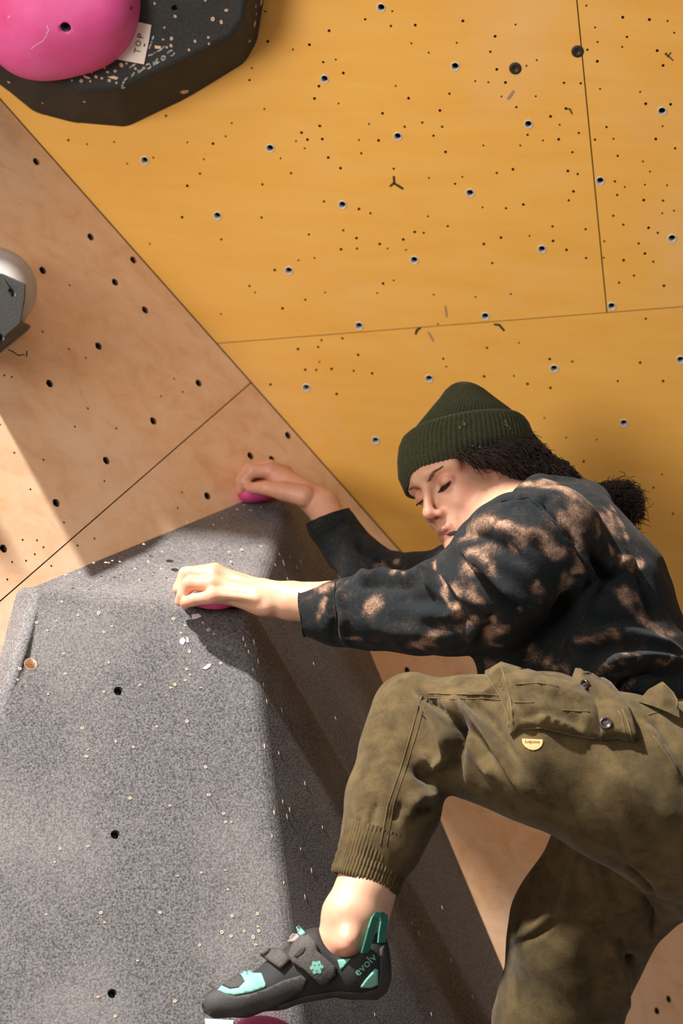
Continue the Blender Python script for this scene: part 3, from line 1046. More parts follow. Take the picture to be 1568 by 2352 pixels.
# TOP tag
TG = thing('route_tag', hit(T_V2, 315, 100)[0], 'small white tag reading TOP beside the large pink hold', 'tag')
patch('card', [(318, 50), (348, 57), (343, 90), (331, 147), (262, 134), (280, 118), (300, 90), (312, 70)], T_V2, M_TAG, TG, 0.0012, 0.0003, 8, False, lift=0.0008)
text_on('lettering', 'T', 317, 116, 21, -77, T_V2, M_INK, TG, lift=0.0027)
text_on('lettering', 'O', 319, 99, 18, -77, T_V2, M_INK, TG, lift=0.0027)
text_on('lettering', 'P', 324, 82, 21, -77, T_V2, M_INK, TG, lift=0.0027)
text_on('lettering', '-', 330, 102, 30, -77, T_V2, M_INK, TG, squash=0.9, lift=0.0027)

# large pink hold
PH = thing('climbing_hold', lift_y(150, 60, 0.115), 'large rounded pink hold bolted to the black volume beside the white tag', 'climbing hold')
s = Solid()
bY = np.stack([YA, YB, YN], 1)
def yv(px, py, h): return lift_y(px, py, 0.115 + h)
s.ell(yv(142, 40, 0.0), bY, (0.104, 0.088, 0.07), 0.03)
s.ell(yv(70, 75, 0.0), bY, (0.062, 0.062, 0.055), 0.04)
s.ell(yv(212, 12, 0.0), bY, (0.060, 0.070, 0.055), 0.04)
s.ell(yv(150, -70, 0.0), bY, (0.10, 0.08, 0.06), 0.05)
s.cap(yv(110, 45, 0.05), yv(240, 20, 0.045), 0.02, 0.02, 0.06)
V, Q = s.mesh(0.005, 3)
# flat back
hgt = (V - YO) @ YN
V = V - np.outer(np.minimum(hgt - 0.1165, 0), YN)
po = solid_obj('hold_body', V, Q, M_PINK, PH)
T_P = tree_obj(po)
p, nn = hit(T_P, 150, 64)
drill(po, [(p, nn, rm(13, 3.5), 0.03)], False)
po.data.polygons.foreach_set('use_smooth', np.full(len(po.data.polygons), True))
A, B, N = basis(nn)
V, Fc = lathe([(rm(12.6, 3.5), -0.004), (rm(9, 3.5), -0.006), (rm(6.5, 3.5), -0.008), (rm(6, 3.5), -0.016), (0.0003, -0.016)], 16, A, B, N, p)
obj('bolt', V, Fc, M_STEEL, PH)
p, nn = hit(T_P, 301, 18)
A, B, N = basis(nn)
V, Fc = lathe([(rm(5, 3.5), 0.0003), (rm(4, 3.5), 0.0008), (0.0003, 0.0003)], 12, A, B, N, p)
obj('screw_hole_disc', V, Fc, Mat('pit_shade_pink', srgb(130, 30, 70), 0.8).m, PH)  # disc on the surface, darker pink painted for the shade in a screw hole
for px in ([(84,102),(98,94),(108,80)], [(106,78),(112,70),(108,58)], [(72,112),(84,102)], [(18,42),(24,36)]):
    P, Ns = zip(*[hit(T_P, x, y) for x, y in px])
    V, Fc = ribbon(list(P), rm(3, 3.5), list(Ns), 0.0005)
    obj('chalk_scuff', V, Fc, Mat('chalk_pink', srgb(240, 170, 205), 0.9).m, PH, False)

# grey hold at the left edge
GH = thing('climbing_hold', onL(10, 700), 'round light grey hold with a dark bolt-on plate at the left edge', 'climbing hold')
s = Solid()
bL = np.stack([LA, LB, LN], 1)
def lv(px, py, h): return on_plane(px, py, LO + LN * h, LN)
s.ell(lv(-18, 665, 0.012), np.eye(3), (0.066, 0.066, 0.062), 0.02)
s.ell(lv(-40, 690, 0.03), np.eye(3), (0.07, 0.06, 0.06), 0.02)
V, Q = s.mesh(0.004, 2)
gh = solid_obj('hold_body', V, Q, M_HOLD, GH)
T_G = tree_obj(gh)
plate = [(-70, 640), (5, 627), (35, 640), (62, 652), (60, 690), (50, 738), (72, 748), (66, 758), (0, 812), (-70, 830)]
PB = [lv(x, y, 0.012) for x, y in plate]; PTp = [lv(x - 3, y, 0.098 if i not in (6, 7) else 0.06) for i, (x, y) in enumerate(plate)]
npl = len(plate)
pl_o = rounded_poly('face_plate', PB + PTp, [tuple(range(npl)), tuple(range(2 * npl - 1, npl - 1, -1))] + [(i, (i + 1) % npl, (i + 1) % npl + npl, i + npl) for i in range(npl)], M_HDARK, GH, 0.0025, 2)
T_PL = tree_obj(pl_o)
hs = []
for x, y, r in ((27, 672, 11), (2, 774, 9)):
    p, nn = hit(T_PL, x, y)
    if p is not None: hs.append((p, nn, rm(r, 3.4), 0.012))
drill(pl_o, hs)
for h_ in hs: socket(*h_[:3], GH)

# unseen block added left of the frame, shaped to shade the wall strip
q1 = onL(0, 1190); q2 = onL(70, 1330)
back = lambda p, t: p + (KEYPOS - p) / np.linalg.norm(KEYPOS - p) * t
Q1, Q2 = back(q1, 0.46), back(q2, 0.56)
dq = (Q2 - Q1)
left = -AX - LN * (-AX @ LN); left /= np.linalg.norm(left)
TP4 = [Q1 - dq * 1.6, Q2 + dq * 0.05, Q2 + dq * 0.05 + left * 0.45, Q1 - dq * 1.6 + left * 0.45]
cen4 = sum(TP4) / 4
BP4 = []
for p in TP4:
    q = cen4 + (p - cen4) * 1.10
    BP4.append(q - LN * ((q - LO) @ LN + 0.01))
SHADE_BLOCK = thing('climbing_volume', BP4[0], 'unseen dark block added beyond the left edge to shade the tan wall', 'climbing volume')
rounded_poly('volume_body', BP4 + TP4, [(0, 1, 2, 3), (7, 6, 5, 4)] + [(i, (i + 1) % 4, (i + 1) % 4 + 4, i + 4) for i in range(4)], M_GRIT2, SHADE_BLOCK, 0.008, 2)

# small pink holds under the hands and the foot
M_PINK2 = hold_mat('deep_pink_polyurethane', srgb(206, 48, 118), srgb(222, 84, 150))
def small_hold(label, C, R, rad, extra=(), bolt=None):
    t = thing('climbing_hold', C, label, 'climbing hold')
    s = Solid(); s.ell(C, R, rad, 0.012)
    for c, r in extra: s.ell(c, R, r, 0.015)
    V, Q = s.mesh(0.003, 2)
    solid_obj('hold_body', V, Q, M_PINK2, t)
    if bolt is not None:
        p, nn = hit(tree(V, Q), *bolt)
        A, B, N = basis(nn)
        V, Fc = lathe([(0.0075, -0.002), (0.0075, 0.002), (0.0066, 0.003), (0.004, 0.003), (0.0036, -0.001), (0.0002, -0.001)], 14, A, B, N, p)
        obj('bolt', V, Fc, M_STEEL, t)
    return t
I3 = C2W
small_hold('small pink crimp held by the brightly lit front hand', W(478, 1376, 3.365), I3, (0.034, 0.011, 0.03), [(W(500, 1382, 3.352), (0.02, 0.008, 0.022))])
small_hold('small pink hold under the far hand in shade', W(592, 1130, 3.775), I3, (0.030, 0.016, 0.028), [(W(572, 1134, 3.765), (0.015, 0.011, 0.02))])
small_hold('deep pink foothold beneath the climbing shoe', W(606, 2392, 3.085), I3, (0.044, 0.030, 0.035), [(W(590, 2372, 3.075), (0.03, 0.016, 0.03)), (W(640, 2400, 3.09), (0.03, 0.02, 0.03))], bolt=(606, 2394))

# ================================================================== the climber
PERSON = thing('person', W(1300, 1750, 3.25), 'climber in green beanie and bleached jacket hanging from the grey volume', 'person')

def skin_mat():
    m = Mat('skin', rough=0.48)
    base = m.ramp(m.noise(24, 4, 0.6), [(0.35, srgb(196, 148, 121)), (0.65, srgb(210, 164, 138))])
    c = m.mix(m.attr('blush'), base, srgb(206, 112, 92))
    c = m.mix(m.attr('lip'), c, srgb(130, 62, 56))
    c = m.mix(m.attr('dark'), c, srgb(60, 38, 32))  # painted shade of nostrils and eye sockets
    m.color(c)
    m.b.inputs['Subsurface Weight'].default_value = 0.06
    m.b.inputs['Subsurface Radius'].default_value = (0.01, 0.004, 0.002)
    m.bump(m.noise(700, 3, 0.6), 0.12, 0.0006)
    return m.m
M_SKIN = skin_mat()

def jacket_mat():
    m = Mat('bleached_cotton', rough=0.92)
    m.b.inputs['Specular IOR Level'].default_value = 0.12
    bl = m.attr('bleach')
    n = m.noise(30, 5, 0.7, None, 0.6)
    n2 = m.noise(150, 4, 0.75)
    fine = m.noise(480, 3, 0.75)
    f = m.math('ADD', bl, m.math('MULTIPLY', m.math('SUBTRACT', n, 0.44), 1.2))
    f = m.math('ADD', f, m.math('MULTIPLY', m.math('SUBTRACT', n2, 0.5), 0.75))
    f = m.math('ADD', f, m.math('MULTIPLY', m.math('SUBTRACT', fine, 0.5), 1.1))
    c = m.ramp(f, [(0.06, srgb(26, 31, 34)), (0.34, srgb(49, 43, 41)), (0.62, srgb(96, 76, 64)), (1.0, srgb(158, 130, 110))])
    m.color(c)
    m.b.inputs['Sheen Weight'].default_value = 0.03
    m.bump(m.math('ADD', m.math('MULTIPLY', n2, 1.5), fine), 0.4, 0.0012)
    return m.m
M_JACKET = jacket_mat()

def twill(name, lo, hi):
    m = Mat(name, rough=0.88)
    m.b.inputs['Specular IOR Level'].default_value = 0.15
    n = m.noise(30, 5, 0.65, None, 0.3)
    fine = m.noise(650, 2, 0.6)
    c = m.ramp(m.math('ADD', m.math('MULTIPLY', n, 0.75), m.math('MULTIPLY', fine, 0.25)), [(0.38, lo), (0.62, hi)])
    m.color(c)
    m.b.inputs['Sheen Weight'].default_value = 0.1
    m.bump(m.math('ADD', m.math('MULTIPLY', n, 1.5), fine), 0.3, 0.001)
    return m.m
M_TROUS = twill('khaki_twill', srgb(62, 51, 31), srgb(92, 77, 50))
M_SEAM = twill('khaki_thread', srgb(84, 69, 42), srgb(104, 87, 58))

def knit():
    m = Mat('olive_knit', rough=0.95)
    n = m.noise(200, 4, 0.7)
    m.color(m.ramp(n, [(0.3, srgb(36, 41, 22)), (0.7, srgb(62, 67, 38))]))
    m.bump(n, 0.5, 0.0015)
    m.b.inputs['Sheen Weight'].default_value = 0.15
    return m.m
M_KNIT = knit()
M_HAIR = Mat('dark_brown_hair', srgb(38, 24, 18), 0.6).m
M_BUTTON = Mat('dark_horn_button', srgb(44, 40, 38), 0.3).m
M_LABEL = Mat('tan_leather_label', srgb(206, 164, 110), 0.7).m

ZS = AF                                  # direction into the picture

# --- head frame: forward, left, up
hF = C2W @ np.array([-0.70, 0.20, -0.685]); hF /= np.linalg.norm(hF)
hU = C2W @ np.array([-0.482, -0.869, 0.114]); hU -= hF * (hU @ hF); hU /= np.linalg.norm(hU)
hL = np.cross(hU, hF)
HR = np.stack([hF, hL, hU], 1)
HD = 3.50
HC = W(1072, 1111, HD)
HS = 0.885
def H(x, y, z): return HC + HR @ (np.array([x, y, z]) * HS)

body = Solid()
def he(c, r, k=0.012, op='u', R=None): body.ell(H(*c), HR if R is None else R, np.array(r) * HS, k, op)
def hcap(a, b, ra, rb, k=0.012, op='u'): body.cap(H(*a), H(*b), ra * HS, rb * HS, k, None, op)
he((-0.026, 0.010, 0.034), (0.082, 0.066, 0.074), 0.02)
he((0.026, 0, -0.034), (0.066, 0.053, 0.080), 0.03)
for sgn in (1, -1):
    hcap((-0.002, sgn * 0.052, -0.050), (0.066, sgn * 0.014, -0.104), 0.016, 0.014, 0.025)
    he((0.050, sgn * 0.035, -0.026), (0.028, 0.019, 0.026), 0.022)
    hcap((0.086, sgn * 0.012, 0.030), (0.064, sgn * 0.050, 0.026), 0.011, 0.011, 0.018)
he((0.084, 0, -0.098), (0.020, 0.020, 0.017), 0.02)
he((0.078, 0, -0.066), (0.020, 0.027, 0.026), 0.016)
he((0.055, 0, 0.040), (0.027, 0.042, 0.030), 0.025)
for sgn in (1, -1):
    he((0.098, sgn * 0.032, 0.007), (0.017, 0.019, 0.012), 0.012, 's')
    he((0.0735, sgn * 0.0325, 0.006), (0.0135, 0.0135, 0.0125), 0.003)
hcap((0.088, 0, 0.014), (0.110, 0, -0.026), 0.0068, 0.0080, 0.010)
he((0.111, 0, -0.031), (0.0100, 0.0095, 0.0092), 0.007)
for sgn in (1, -1):
    he((0.099, sgn * 0.0115, -0.037), (0.0100, 0.0060, 0.0072), 0.006)
    he((0.105, sgn * 0.0065, -0.0455), (0.005, 0.0035, 0.004), 0.003, 's')
# lips
hcap((0.088, -0.019, -0.0665), (0.0965, -0.004, -0.0625), 0.0035, 0.0055, 0.006)
hcap((0.088, 0.019, -0.0665), (0.0965, 0.004, -0.0625), 0.0035, 0.0055, 0.006)
hcap((0.088, -0.014, -0.0735), (0.088, 0.014, -0.0735), 0.0062, 0.0062, 0.006)
hcap((0.0995, -0.020, -0.0685), (0.0995, 0.020, -0.0685), 0.0016, 0.0016, 0.003, 's')
# ear
for sgn in (1, -1):
    he((-0.006, sgn * 0.074, 0.002), (0.019, 0.0075, 0.031), 0.006)
    he((-0.002, sgn * 0.084, 0.004), (0.010, 0.006, 0.018), 0.005, 's')
# neck and trunk
NB = W(1235, 1240, 3.34)
body.cap(H(-0.03, 0, -0.045), NB, 0.054, 0.062, 0.02)
body.cap(H(0.0, 0.0, -0.07), NB, 0.046, 0.056, 0.02)
def bp(px, py, d, r): return (W(px, py, d), rm(r, d))
STZ = (ZS, 1.45)
body.chain([bp(1290, 1270, 3.30, 90), bp(1380, 1430, 3.30, 118), bp(1460, 1580, 3.30, 115), bp(1600, 1780, 3.26, 150)], 0.04, STZ)
# near arm
body.chain([bp(1225, 1270, 3.14, 70), bp(1060, 1400, 3.22, 62), bp(900, 1400, 3.275, 62), bp(760, 1388, 3.305, 52), bp(668, 1380, 3.325, 44)], 0.006)
body.chain([bp(668, 1380, 3.325, 44), bp(606, 1372, 3.335, 39)], 0.006)
# near hand (left, palm down on the edge, little finger towards the viewer)
body.cap(W(598, 1362, 3.35), W(500, 1326, 3.368), rm(31, 3.35), rm(27, 3.35), 0.015)
body.cap(W(600, 1378, 3.325), W(498, 1356, 3.338), rm(32, 3.33), rm(25, 3.33), 0.015)
def finger(P, R, k=0.0035):
    for i in range(len(P) - 1): body.cap(P[i], P[i + 1], R[i], R[i + 1], k)
finger([W(520, 1330, 3.375), W(493, 1312, 3.372), W(426, 1318, 3.376), W(410, 1352, 3.380), W(420, 1378, 3.384)], [0.0115, 0.0115, 0.0095, 0.008, 0.007])
finger([W(520, 1335, 3.352), W(490, 1320, 3.350), W(434, 1318, 3.354), W(419, 1352, 3.358), W(424, 1380, 3.360)], [0.0115, 0.0118, 0.0102, 0.0085, 0.0072])
finger([W(520, 1352, 3.338), W(487, 1342, 3.332), W(434, 1341, 3.336), W(420, 1366, 3.340), W(412, 1382, 3.344)], [0.0112, 0.0112, 0.0098, 0.0082, 0.0068])
finger([W(520, 1372, 3.328), W(486, 1371, 3.318), W(444, 1378, 3.322), W(428, 1383, 3.326), W(424, 1390, 3.334)], [0.0105, 0.0098, 0.0086, 0.0074, 0.0062])
finger([W(585, 1360, 3.375), W(545, 1375, 3.398), W(505, 1384, 3.402), W(470, 1388, 3.398)], [0.013, 0.0115, 0.0095, 0.0078])
body.cap(W(640, 1354, 3.318), W(598, 1350, 3.330), 0.006, 0.009, 0.012)          # wrist bone
body.cap(W(612, 1395, 3.312), W(604, 1392, 3.314), 0.008, 0.008, 0.014)
for (a, b) in (((494, 1310, 3.355), (590, 1345, 3.333)), ((490, 1334, 3.333), (588, 1358, 3.316)), ((489, 1364, 3.316), (588, 1374, 3.306))):
    body.cap(W(*a), W(*b), 0.0062, 0.0045, 0.009)          # tendons
# far arm and hand (right hand, thumb towards the viewer)
body.chain([bp(1130, 1290, 3.44, 62), bp(960, 1350, 3.54, 50), bp(850, 1304, 3.63, 46), bp(792, 1248, 3.67, 42), bp(764, 1206, 3.69, 39), bp(738, 1160, 3.715, 36)], 0.006)
body.cap(W(742, 1160, 3.715), W(640, 1098, 3.745), rm(33, 3.7), rm(29, 3.7), 0.015)
body.cap(W(735, 1158, 3.735), W(640, 1092, 3.775), rm(30, 3.7), rm(26, 3.7), 0.015)
finger([W(650, 1095, 3.745), W(622, 1082, 3.742), W(580, 1082, 3.742), W(560, 1106, 3.746), W(552, 1126, 3.752)], [0.0135, 0.0125, 0.0105, 0.0088, 0.0072])
finger([W(655, 1088, 3.765), W(618, 1074, 3.765), W(572, 1078, 3.765), W(554, 1104, 3.768), W(550, 1124, 3.772)], [0.013, 0.0125, 0.0105, 0.0088, 0.0072])
finger([W(655, 1086, 3.785), W(615, 1074, 3.785), W(570, 1082, 3.787), W(556, 1108, 3.79), W(553, 1124, 3.795)], [0.0125, 0.0115, 0.0098, 0.0082, 0.007])
finger([W(655, 1094, 3.802), W(620, 1084, 3.805), W(580, 1092, 3.808), W(568, 1112, 3.81)], [0.012, 0.0105, 0.0088, 0.0072])
finger([W(700, 1140, 3.705), W(650, 1128, 3.712), W(612, 1121, 3.722), W(574, 1120, 3.738)], [0.017, 0.0145, 0.0112, 0.0085])
# legs
body.chain([bp(1560, 1820, 3.14, 150), bp(1250, 1720, 3.12, 112), bp(952, 1650, 3.168, 56), bp(910, 1800, 3.13, 70), bp(860, 1960, 3.09, 66), bp(838, 2040, 3.07, 66), bp(808, 2105, 3.055, 69), bp(790, 2158, 3.05, 60)], 0.006)
body.cap(W(872, 2060, 3.075), W(862, 2180, 3.06), rm(22, 3.06), rm(20, 3.06), 0.02)       # heel cord
body.cap(W(800, 2160, 3.012), W(798, 2166, 3.012), 0.012, 0.012, 0.02)                      # ankle bone
body.chain([bp(825, 2230, 3.05, 40), bp(710, 2230, 3.05, 40), bp(580, 2285, 3.055, 26), bp(520, 2304, 3.06, 18)], 0.006)
body.cap(W(796, 2160, 3.05), W(725, 2205, 3.05), rm(54, 3.05), rm(36, 3.05), 0.012)
body.chain([bp(1600, 1850, 3.34, 150), bp(1400, 2010, 3.41, 120), bp(1290, 2330, 3.45, 95), bp(1250, 2600, 3.5, 74), bp(1244, 2780, 3.49, 66), bp(1234, 2960, 3.46, 58), bp(1218, 3040, 3.45, 58), bp(1204, 3090, 3.445, 50)], 0.01)
foot_off = W(1208, 3070, 3.45) - W(790, 2158, 3.05)
for a, b, ra, rb in (((825, 2230, 3.05), (710, 2230, 3.05), 40, 40), ((710, 2230, 3.05), (580, 2285, 3.055), 40, 26), ((796, 2160, 3.05), (725, 2205, 3.05), 52, 36)):
    body.cap(W(*a) + foot_off, W(*b) + foot_off, rm(ra, 3.05), rm(rb, 3.05), 0.012)
bV, bQ = body.mesh(0.0024, 1)
skin = solid_obj('body', bV, bQ, M_SKIN, PERSON)
T_SK = tree(bV, bQ)
blush = np.zeros(len(bV)); lip = np.zeros(len(bV)); dark = np.zeros(len(bV))
def spot(arr, c, r, a):
    d = np.linalg.norm((bV - c), axis=1)
    np.maximum(arr, a * np.exp(-(d / r) ** 2), out=arr)
spot(blush, H(0.112, 0, -0.034), 0.016, 0.45)
for sgn in (1, -1):
    spot(blush, H(0.062, sgn * 0.045, -0.03), 0.026, 0.2)
    spot(blush, H(0.08, sgn * 0.032, 0.008), 0.014, 0.45)
    spot(blush, H(0.0, sgn * 0.078, 0.0), 0.03, 0.4)
    spot(dark, H(0.105, sgn * 0.0065, -0.045), 0.0045, 0.9)  # nostril shade put into the skin colour
    spot(dark, H(0.086, sgn * 0.026, 0.006), 0.010, 0.22)  # eye-socket shading put into the skin colour
for c in ((430, 1316, 3.35), (434, 1341, 3.335), (440, 1380, 3.32), (492, 1312, 3.35), (487, 1340, 3.33), (486, 1371, 3.318), (578, 1080, 3.742), (622, 1080, 3.742), (575, 1120, 3.735)):
    spot(blush, W(*c), 0.013, 0.38)
spot(blush, W(640, 1098, 3.72), 0.09, 0.3)
spot(blush, W(798, 2166, 3.01), 0.03, 0.35)
hl = (bV - HC) @ HR / HS
lm_ = (hl[:, 0] > 0.082) & (np.abs(hl[:, 1]) < 0.021) & (hl[:, 2] < -0.0595 + 0.0) & (hl[:, 2] > -0.0795)
lip[lm_] = 0.55
set_attr(skin, 'blush', blush); set_attr(skin, 'lip', lip); set_attr(skin, 'dark', dark)

# --- jacket
jk = Solid()
jk.chain([bp(706, 1402, 3.318, 58), bp(780, 1405, 3.30, 70), bp(860, 1404, 3.28, 82), bp(960, 1404, 3.25, 92), bp(1050, 1400, 3.22, 104), bp(1120, 1370, 3.19, 112)], 0.02)
jk.chain([bp(1120, 1370, 3.19, 112), bp(1205, 1280, 3.15, 126), bp(1265, 1235, 3.16, 120)], 0.03)
jk.cap(W(1098, 1240, 3.20), W(1180, 1230, 3.17), rm(46, 3.2), rm(90, 3.2), 0.03)
jk.cap(W(1000, 1320, 3.23), W(1090, 1290, 3.21), rm(30, 3.2), rm(50, 3.2), 0.03)
STJ = (ZS, 1.5)
jk.chain([bp(1316, 1232, 3.30, 116), bp(1366, 1340, 3.30, 146), bp(1382, 1430, 3.30, 152), bp(1402, 1540, 3.29, 170)], 0.04, STJ)
jk.chain([bp(1402, 1540, 3.29, 170), bp(1560, 1640, 3.28, 150)], 0.05, STJ)
jk.cap(W(1240, 1300, 3.30), W(1210, 1480, 3.30), rm(110, 3.3), rm(100, 3.3), 0.05, STJ)
jk.cap(W(1190, 1460, 3.27), W(1172, 1560, 3.25), rm(86, 3.3), rm(80, 3.3), 0.03)
jk.cap(W(1250, 1150, 3.36), W(1330, 1160, 3.36), rm(54, 3.3), rm(58, 3.3), 0.03, (ZS, 1.4))   # collar roll
jk.cap(W(1230, 1150, 3.30), W(1190, 1200, 3.26), rm(48, 3.3), rm(50, 3.3), 0.03)
# far sleeve
jk.chain([bp(742, 1172, 3.70, 42), bp(762, 1208, 3.685, 46), bp(796, 1256, 3.66, 52), bp(840, 1300, 3.62, 58), bp(960, 1350, 3.54, 70), bp(1120, 1300, 3.44, 84), bp(1200, 1260, 3.42, 100)], 0.02)
jk.cap(W(836, 1268, 3.64), W(838, 1272, 3.64), rm(34, 3.6), rm(34, 3.6), 0.015)
jk.cap(W(884, 1306, 3.61), W(890, 1310, 3.61), rm(40, 3.6), rm(40, 3.6), 0.015)
# neck opening and sleeve mouths
jk.cap(H(-0.02, 0, -0.03), W(1195, 1180, 3.40), rm(66, 3.4), rm(60, 3.4), 0.012, None, 's')
jV, jQ = jk.mesh(0.0038, 2)
def cut_open(V, Q, p, n):            # remove cloth beyond a plane
    keep = ((V - p) @ n) < 0
    # snap the rim to the plane
    Qk = Q[keep[Q].any(1)]
    out = (~keep) & np.isin(np.arange(len(V)), Qk)
    V = V.copy(); V[out] -= np.outer((V[out] - p) @ n, n)
    used = np.unique(Qk); mp = -np.ones(len(V), int); mp[used] = np.arange(len(used))
    return V[used], mp[Qk]
def cutcone(V, Q, p, n, rad):        # the same, only near p
    near = np.linalg.norm(V - p, axis=1) < rad
    keep = (((V - p) @ n) < 0) | ~near
    Qk = Q[keep[Q].any(1)]
    out = (~keep) & np.isin(np.arange(len(V)), Qk)
    V = V.copy(); V[out] -= np.outer((V[out] - p) @ n, n)
    used = np.unique(Qk); mp = -np.ones(len(V), int); mp[used] = np.arange(len(used))
    return V[used], mp[Qk]
jV, jQ = cutcone(jV, jQ, W(694, 1400, 3.318), C2W @ np.array([-0.995, 0.09, 0.05]), 0.09)
nf = C2W @ np.array([-0.36, -0.93, 0.1]); nf /= np.linalg.norm(nf)
jV, jQ = cutcone(jV, jQ, W(752, 1190, 3.69), nf, 0.075)
JF = [  # fold lines read from the cloth
 ([(770,1330),(764,1370),(772,1420),(770,1468)], 12, -5), ([(792,1322),(782,1370),(790,1420),(800,1480)], 12, 5),
 ([(800,1322),(840,1330),(880,1322),(940,1330),(975,1315)], 14, 5), ([(820,1345),(880,1342),(950,1350)], 14, -4),
 ([(968,1300),(985,1330),(990,1360)], 10, 6), ([(985,1290),(1010,1330),(1050,1400),(1060,1470)], 16, -6), ([(1005,1290),(1040,1340),(1080,1390)], 14, 5),
 ([(1050,1240),(1100,1290),(1170,1350),(1240,1385)], 12, 8), ([(1050,1270),(1100,1320),(1165,1385),(1230,1410)], 16, -8),
 ([(1060,1222),(1110,1236),(1160,1262),(1215,1300)], 14, -5), ([(1048,1215),(1100,1205),(1180,1215),(1240,1240)], 18, 5),
 ([(1150,1150),(1215,1140),(1260,1185),(1310,1240),(1345,1300)], 7, -6), ([(1160,1160),(1215,1155),(1255,1200),(1300,1250),(1330,1300),(1335,1370)], 12, 4),
 ([(1330,1260),(1345,1300),(1362,1330),(1350,1390)], 14, 6), ([(1350,1270),(1368,1310),(1390,1325),(1420,1310)], 14, -7), ([(1380,1290),(1400,1305),(1440,1290),(1470,1310)], 12, 6),
 ([(1100,1490),(1120,1450),(1135,1410)], 14, -6), ([(1300,1350),(1290,1420),(1240,1500),(1180,1560)], 20, -6), ([(1340,1390),(1330,1440),(1290,1500)], 18, 5),
 ([(1310,1590),(1360,1555),(1420,1520),(1460,1512),(1568,1524)], 14, 14), ([(1340,1570),(1400,1535),(1450,1530)], 10, -7),
 ([(1395,1598),(1440,1570),(1500,1545),(1568,1550)], 16, -12), ([(1420,1600),(1470,1565),(1520,1560)], 10, 6),
 ([(1330,1480),(1400,1450),(1480,1470),(1560,1500)], 16, 9), ([(1330,1520),(1400,1480),(1480,1492)], 20, -8), ([(1360,1440),(1430,1425),(1500,1420)], 18, -5),
 ([(1250,1110),(1240,1150),(1230,1170)], 8, 4), ([(1270,1110),(1330,1125),(1400,1170)], 8, -4), ([(1215,1105),(1270,1100),(1340,1105)], 8, 3),
 ([(1100,1420),(1040,1440),(960,1440)], 18, -4), ([(900,1370),(980,1380),(1040,1400)], 18, -4), ([(850,1430),(900,1450),(980,1455)], 20, 3),
 ([(1440,1260),(1480,1350),(1520,1430)], 20, -5), ([(730,1180),(790,1225)], 6, -3), ([(820,1240),(830,1262),(852,1270)], 8, -5), ([(860,1272),(872,1290),(900,1300)], 8, -5),
]
jV = folds(jV, jQ, JF, 2.2)
N = vnormals(jV, jQ)
jV = jV + N * (wave_noise(jV, 45, 3) * 0.0020 + wave_noise(jV, 120, 4) * 0.0009)[:, None]
jacket = solid_obj('jacket', jV, jQ, M_JACKET, PERSON)
T_J = tree(jV, jQ)
BL = [([(1080,1215),(1130,1185)], 26), ([(1150,1215),(1230,1225),(1275,1260)], 20), ([(1060,1240)], 18), ([(1200,1120),(1280,1110)], 16), ([(1290,1120),(1330,1160),(1330,1190)], 26),
 ([(1345,1150),(1390,1180),(1400,1210)], 20), ([(1270,1180),(1310,1195),(1325,1240)], 20), ([(1330,1260),(1330,1310)], 10), ([(1410,1170),(1440,1230)], 10), ([(1365,1200),(1370,1230)], 14),
 ([(1080,1300),(1120,1280)], 22), ([(1060,1340),(1090,1360)], 14), ([(1130,1310)], 16), ([(990,1295),(1000,1350),(1050,1420)], 8), ([(1300,1320),(1310,1345)], 18), ([(1450,1300),(1475,1310)], 14),
 ([(710,1350),(750,1345)], 14), ([(720,1400),(745,1375)], 10), ([(790,1350),(800,1380)], 12), ([(850,1325),(920,1320)], 9), ([(760,1420)], 12), ([(850,1410)], 20), ([(800,1470),(860,1470)], 10),
 ([(1040,1390),(1060,1440)], 14), ([(1140,1440),(1135,1480)], 16), ([(1125,1540)], 12), ([(1230,1500),(1260,1510)], 24), ([(1290,1530)], 18), ([(1340,1470),(1390,1450)], 14), ([(1440,1380),(1480,1430)], 16),
 ([(1310,1590),(1370,1550),(1430,1515)], 10), ([(1450,1515),(1540,1522)], 8), ([(1400,1595),(1450,1560)], 8), ([(1080,1430),(1180,1400)], 10), ([(1010,1460),(960,1480)], 14), ([(1180,1270)], 10),
 ([(880,1300)], 12), ([(910,1290)], 8), ([(1490,1440),(1540,1460)], 12), ([(1420,1280)], 12), ([(1225,1345),(1245,1380)], 10)]
set_attr(jacket, 'bleach', blobs(jV, T_J, BL, 11, 0.015) * 0.68)
stitch('cuff_seam', [(771,1332),(766,1370),(772,1420),(774,1466)], T_J, 2.0, M_JACKET, jacket)
stitch('armhole_seam', [(1150,1152),(1215,1142),(1258,1185),(1308,1240),(1342,1300)], T_J, 2.2, M_JACKET, jacket)
stitch('cuff_seam', [(728,1226),(760,1214),(796,1186)], T_J, 1.6, M_JACKET, jacket)
# cuff rims with cloth thickness
def rim_ring(name, V, Q, p, n, rad, r, mat, parent):
    e = np.concatenate([Q[:, [0, 1]], Q[:, [1, 2]], Q[:, [2, 3]], Q[:, [3, 0]]])
    es = np.sort(e, 1)
    u, c = np.unique(es, axis=0, return_counts=True)
    bd = u[c == 1]
    idx = np.unique(bd)
    idx = idx[(np.linalg.norm(V[idx] - p, axis=1) < rad) & (np.abs((V[idx] - p) @ n) < 0.012)]
    if len(idx) < 8: return
    P = V[idx]; c0 = P.mean(0)
    A, B, _ = basis(n)
    o = np.argsort(np.arctan2((P - c0) @ B, (P - c0) @ A))
    P = P[o][::2]
    P = np.concatenate([P, P[:1]])
    Vv, Fc = tube(list(P), r, 6)
    obj(name, Vv, Fc, mat, parent)
rim_ring('cuff_hem', jV, jQ, W(694, 1400, 3.318), C2W @ np.array([-0.995, 0.09, 0.05]), 0.08, 0.0016, M_JACKET, jacket)
rim_ring('cuff_hem', jV, jQ, W(752, 1190, 3.69), nf, 0.06, 0.0014, M_JACKET, jacket)

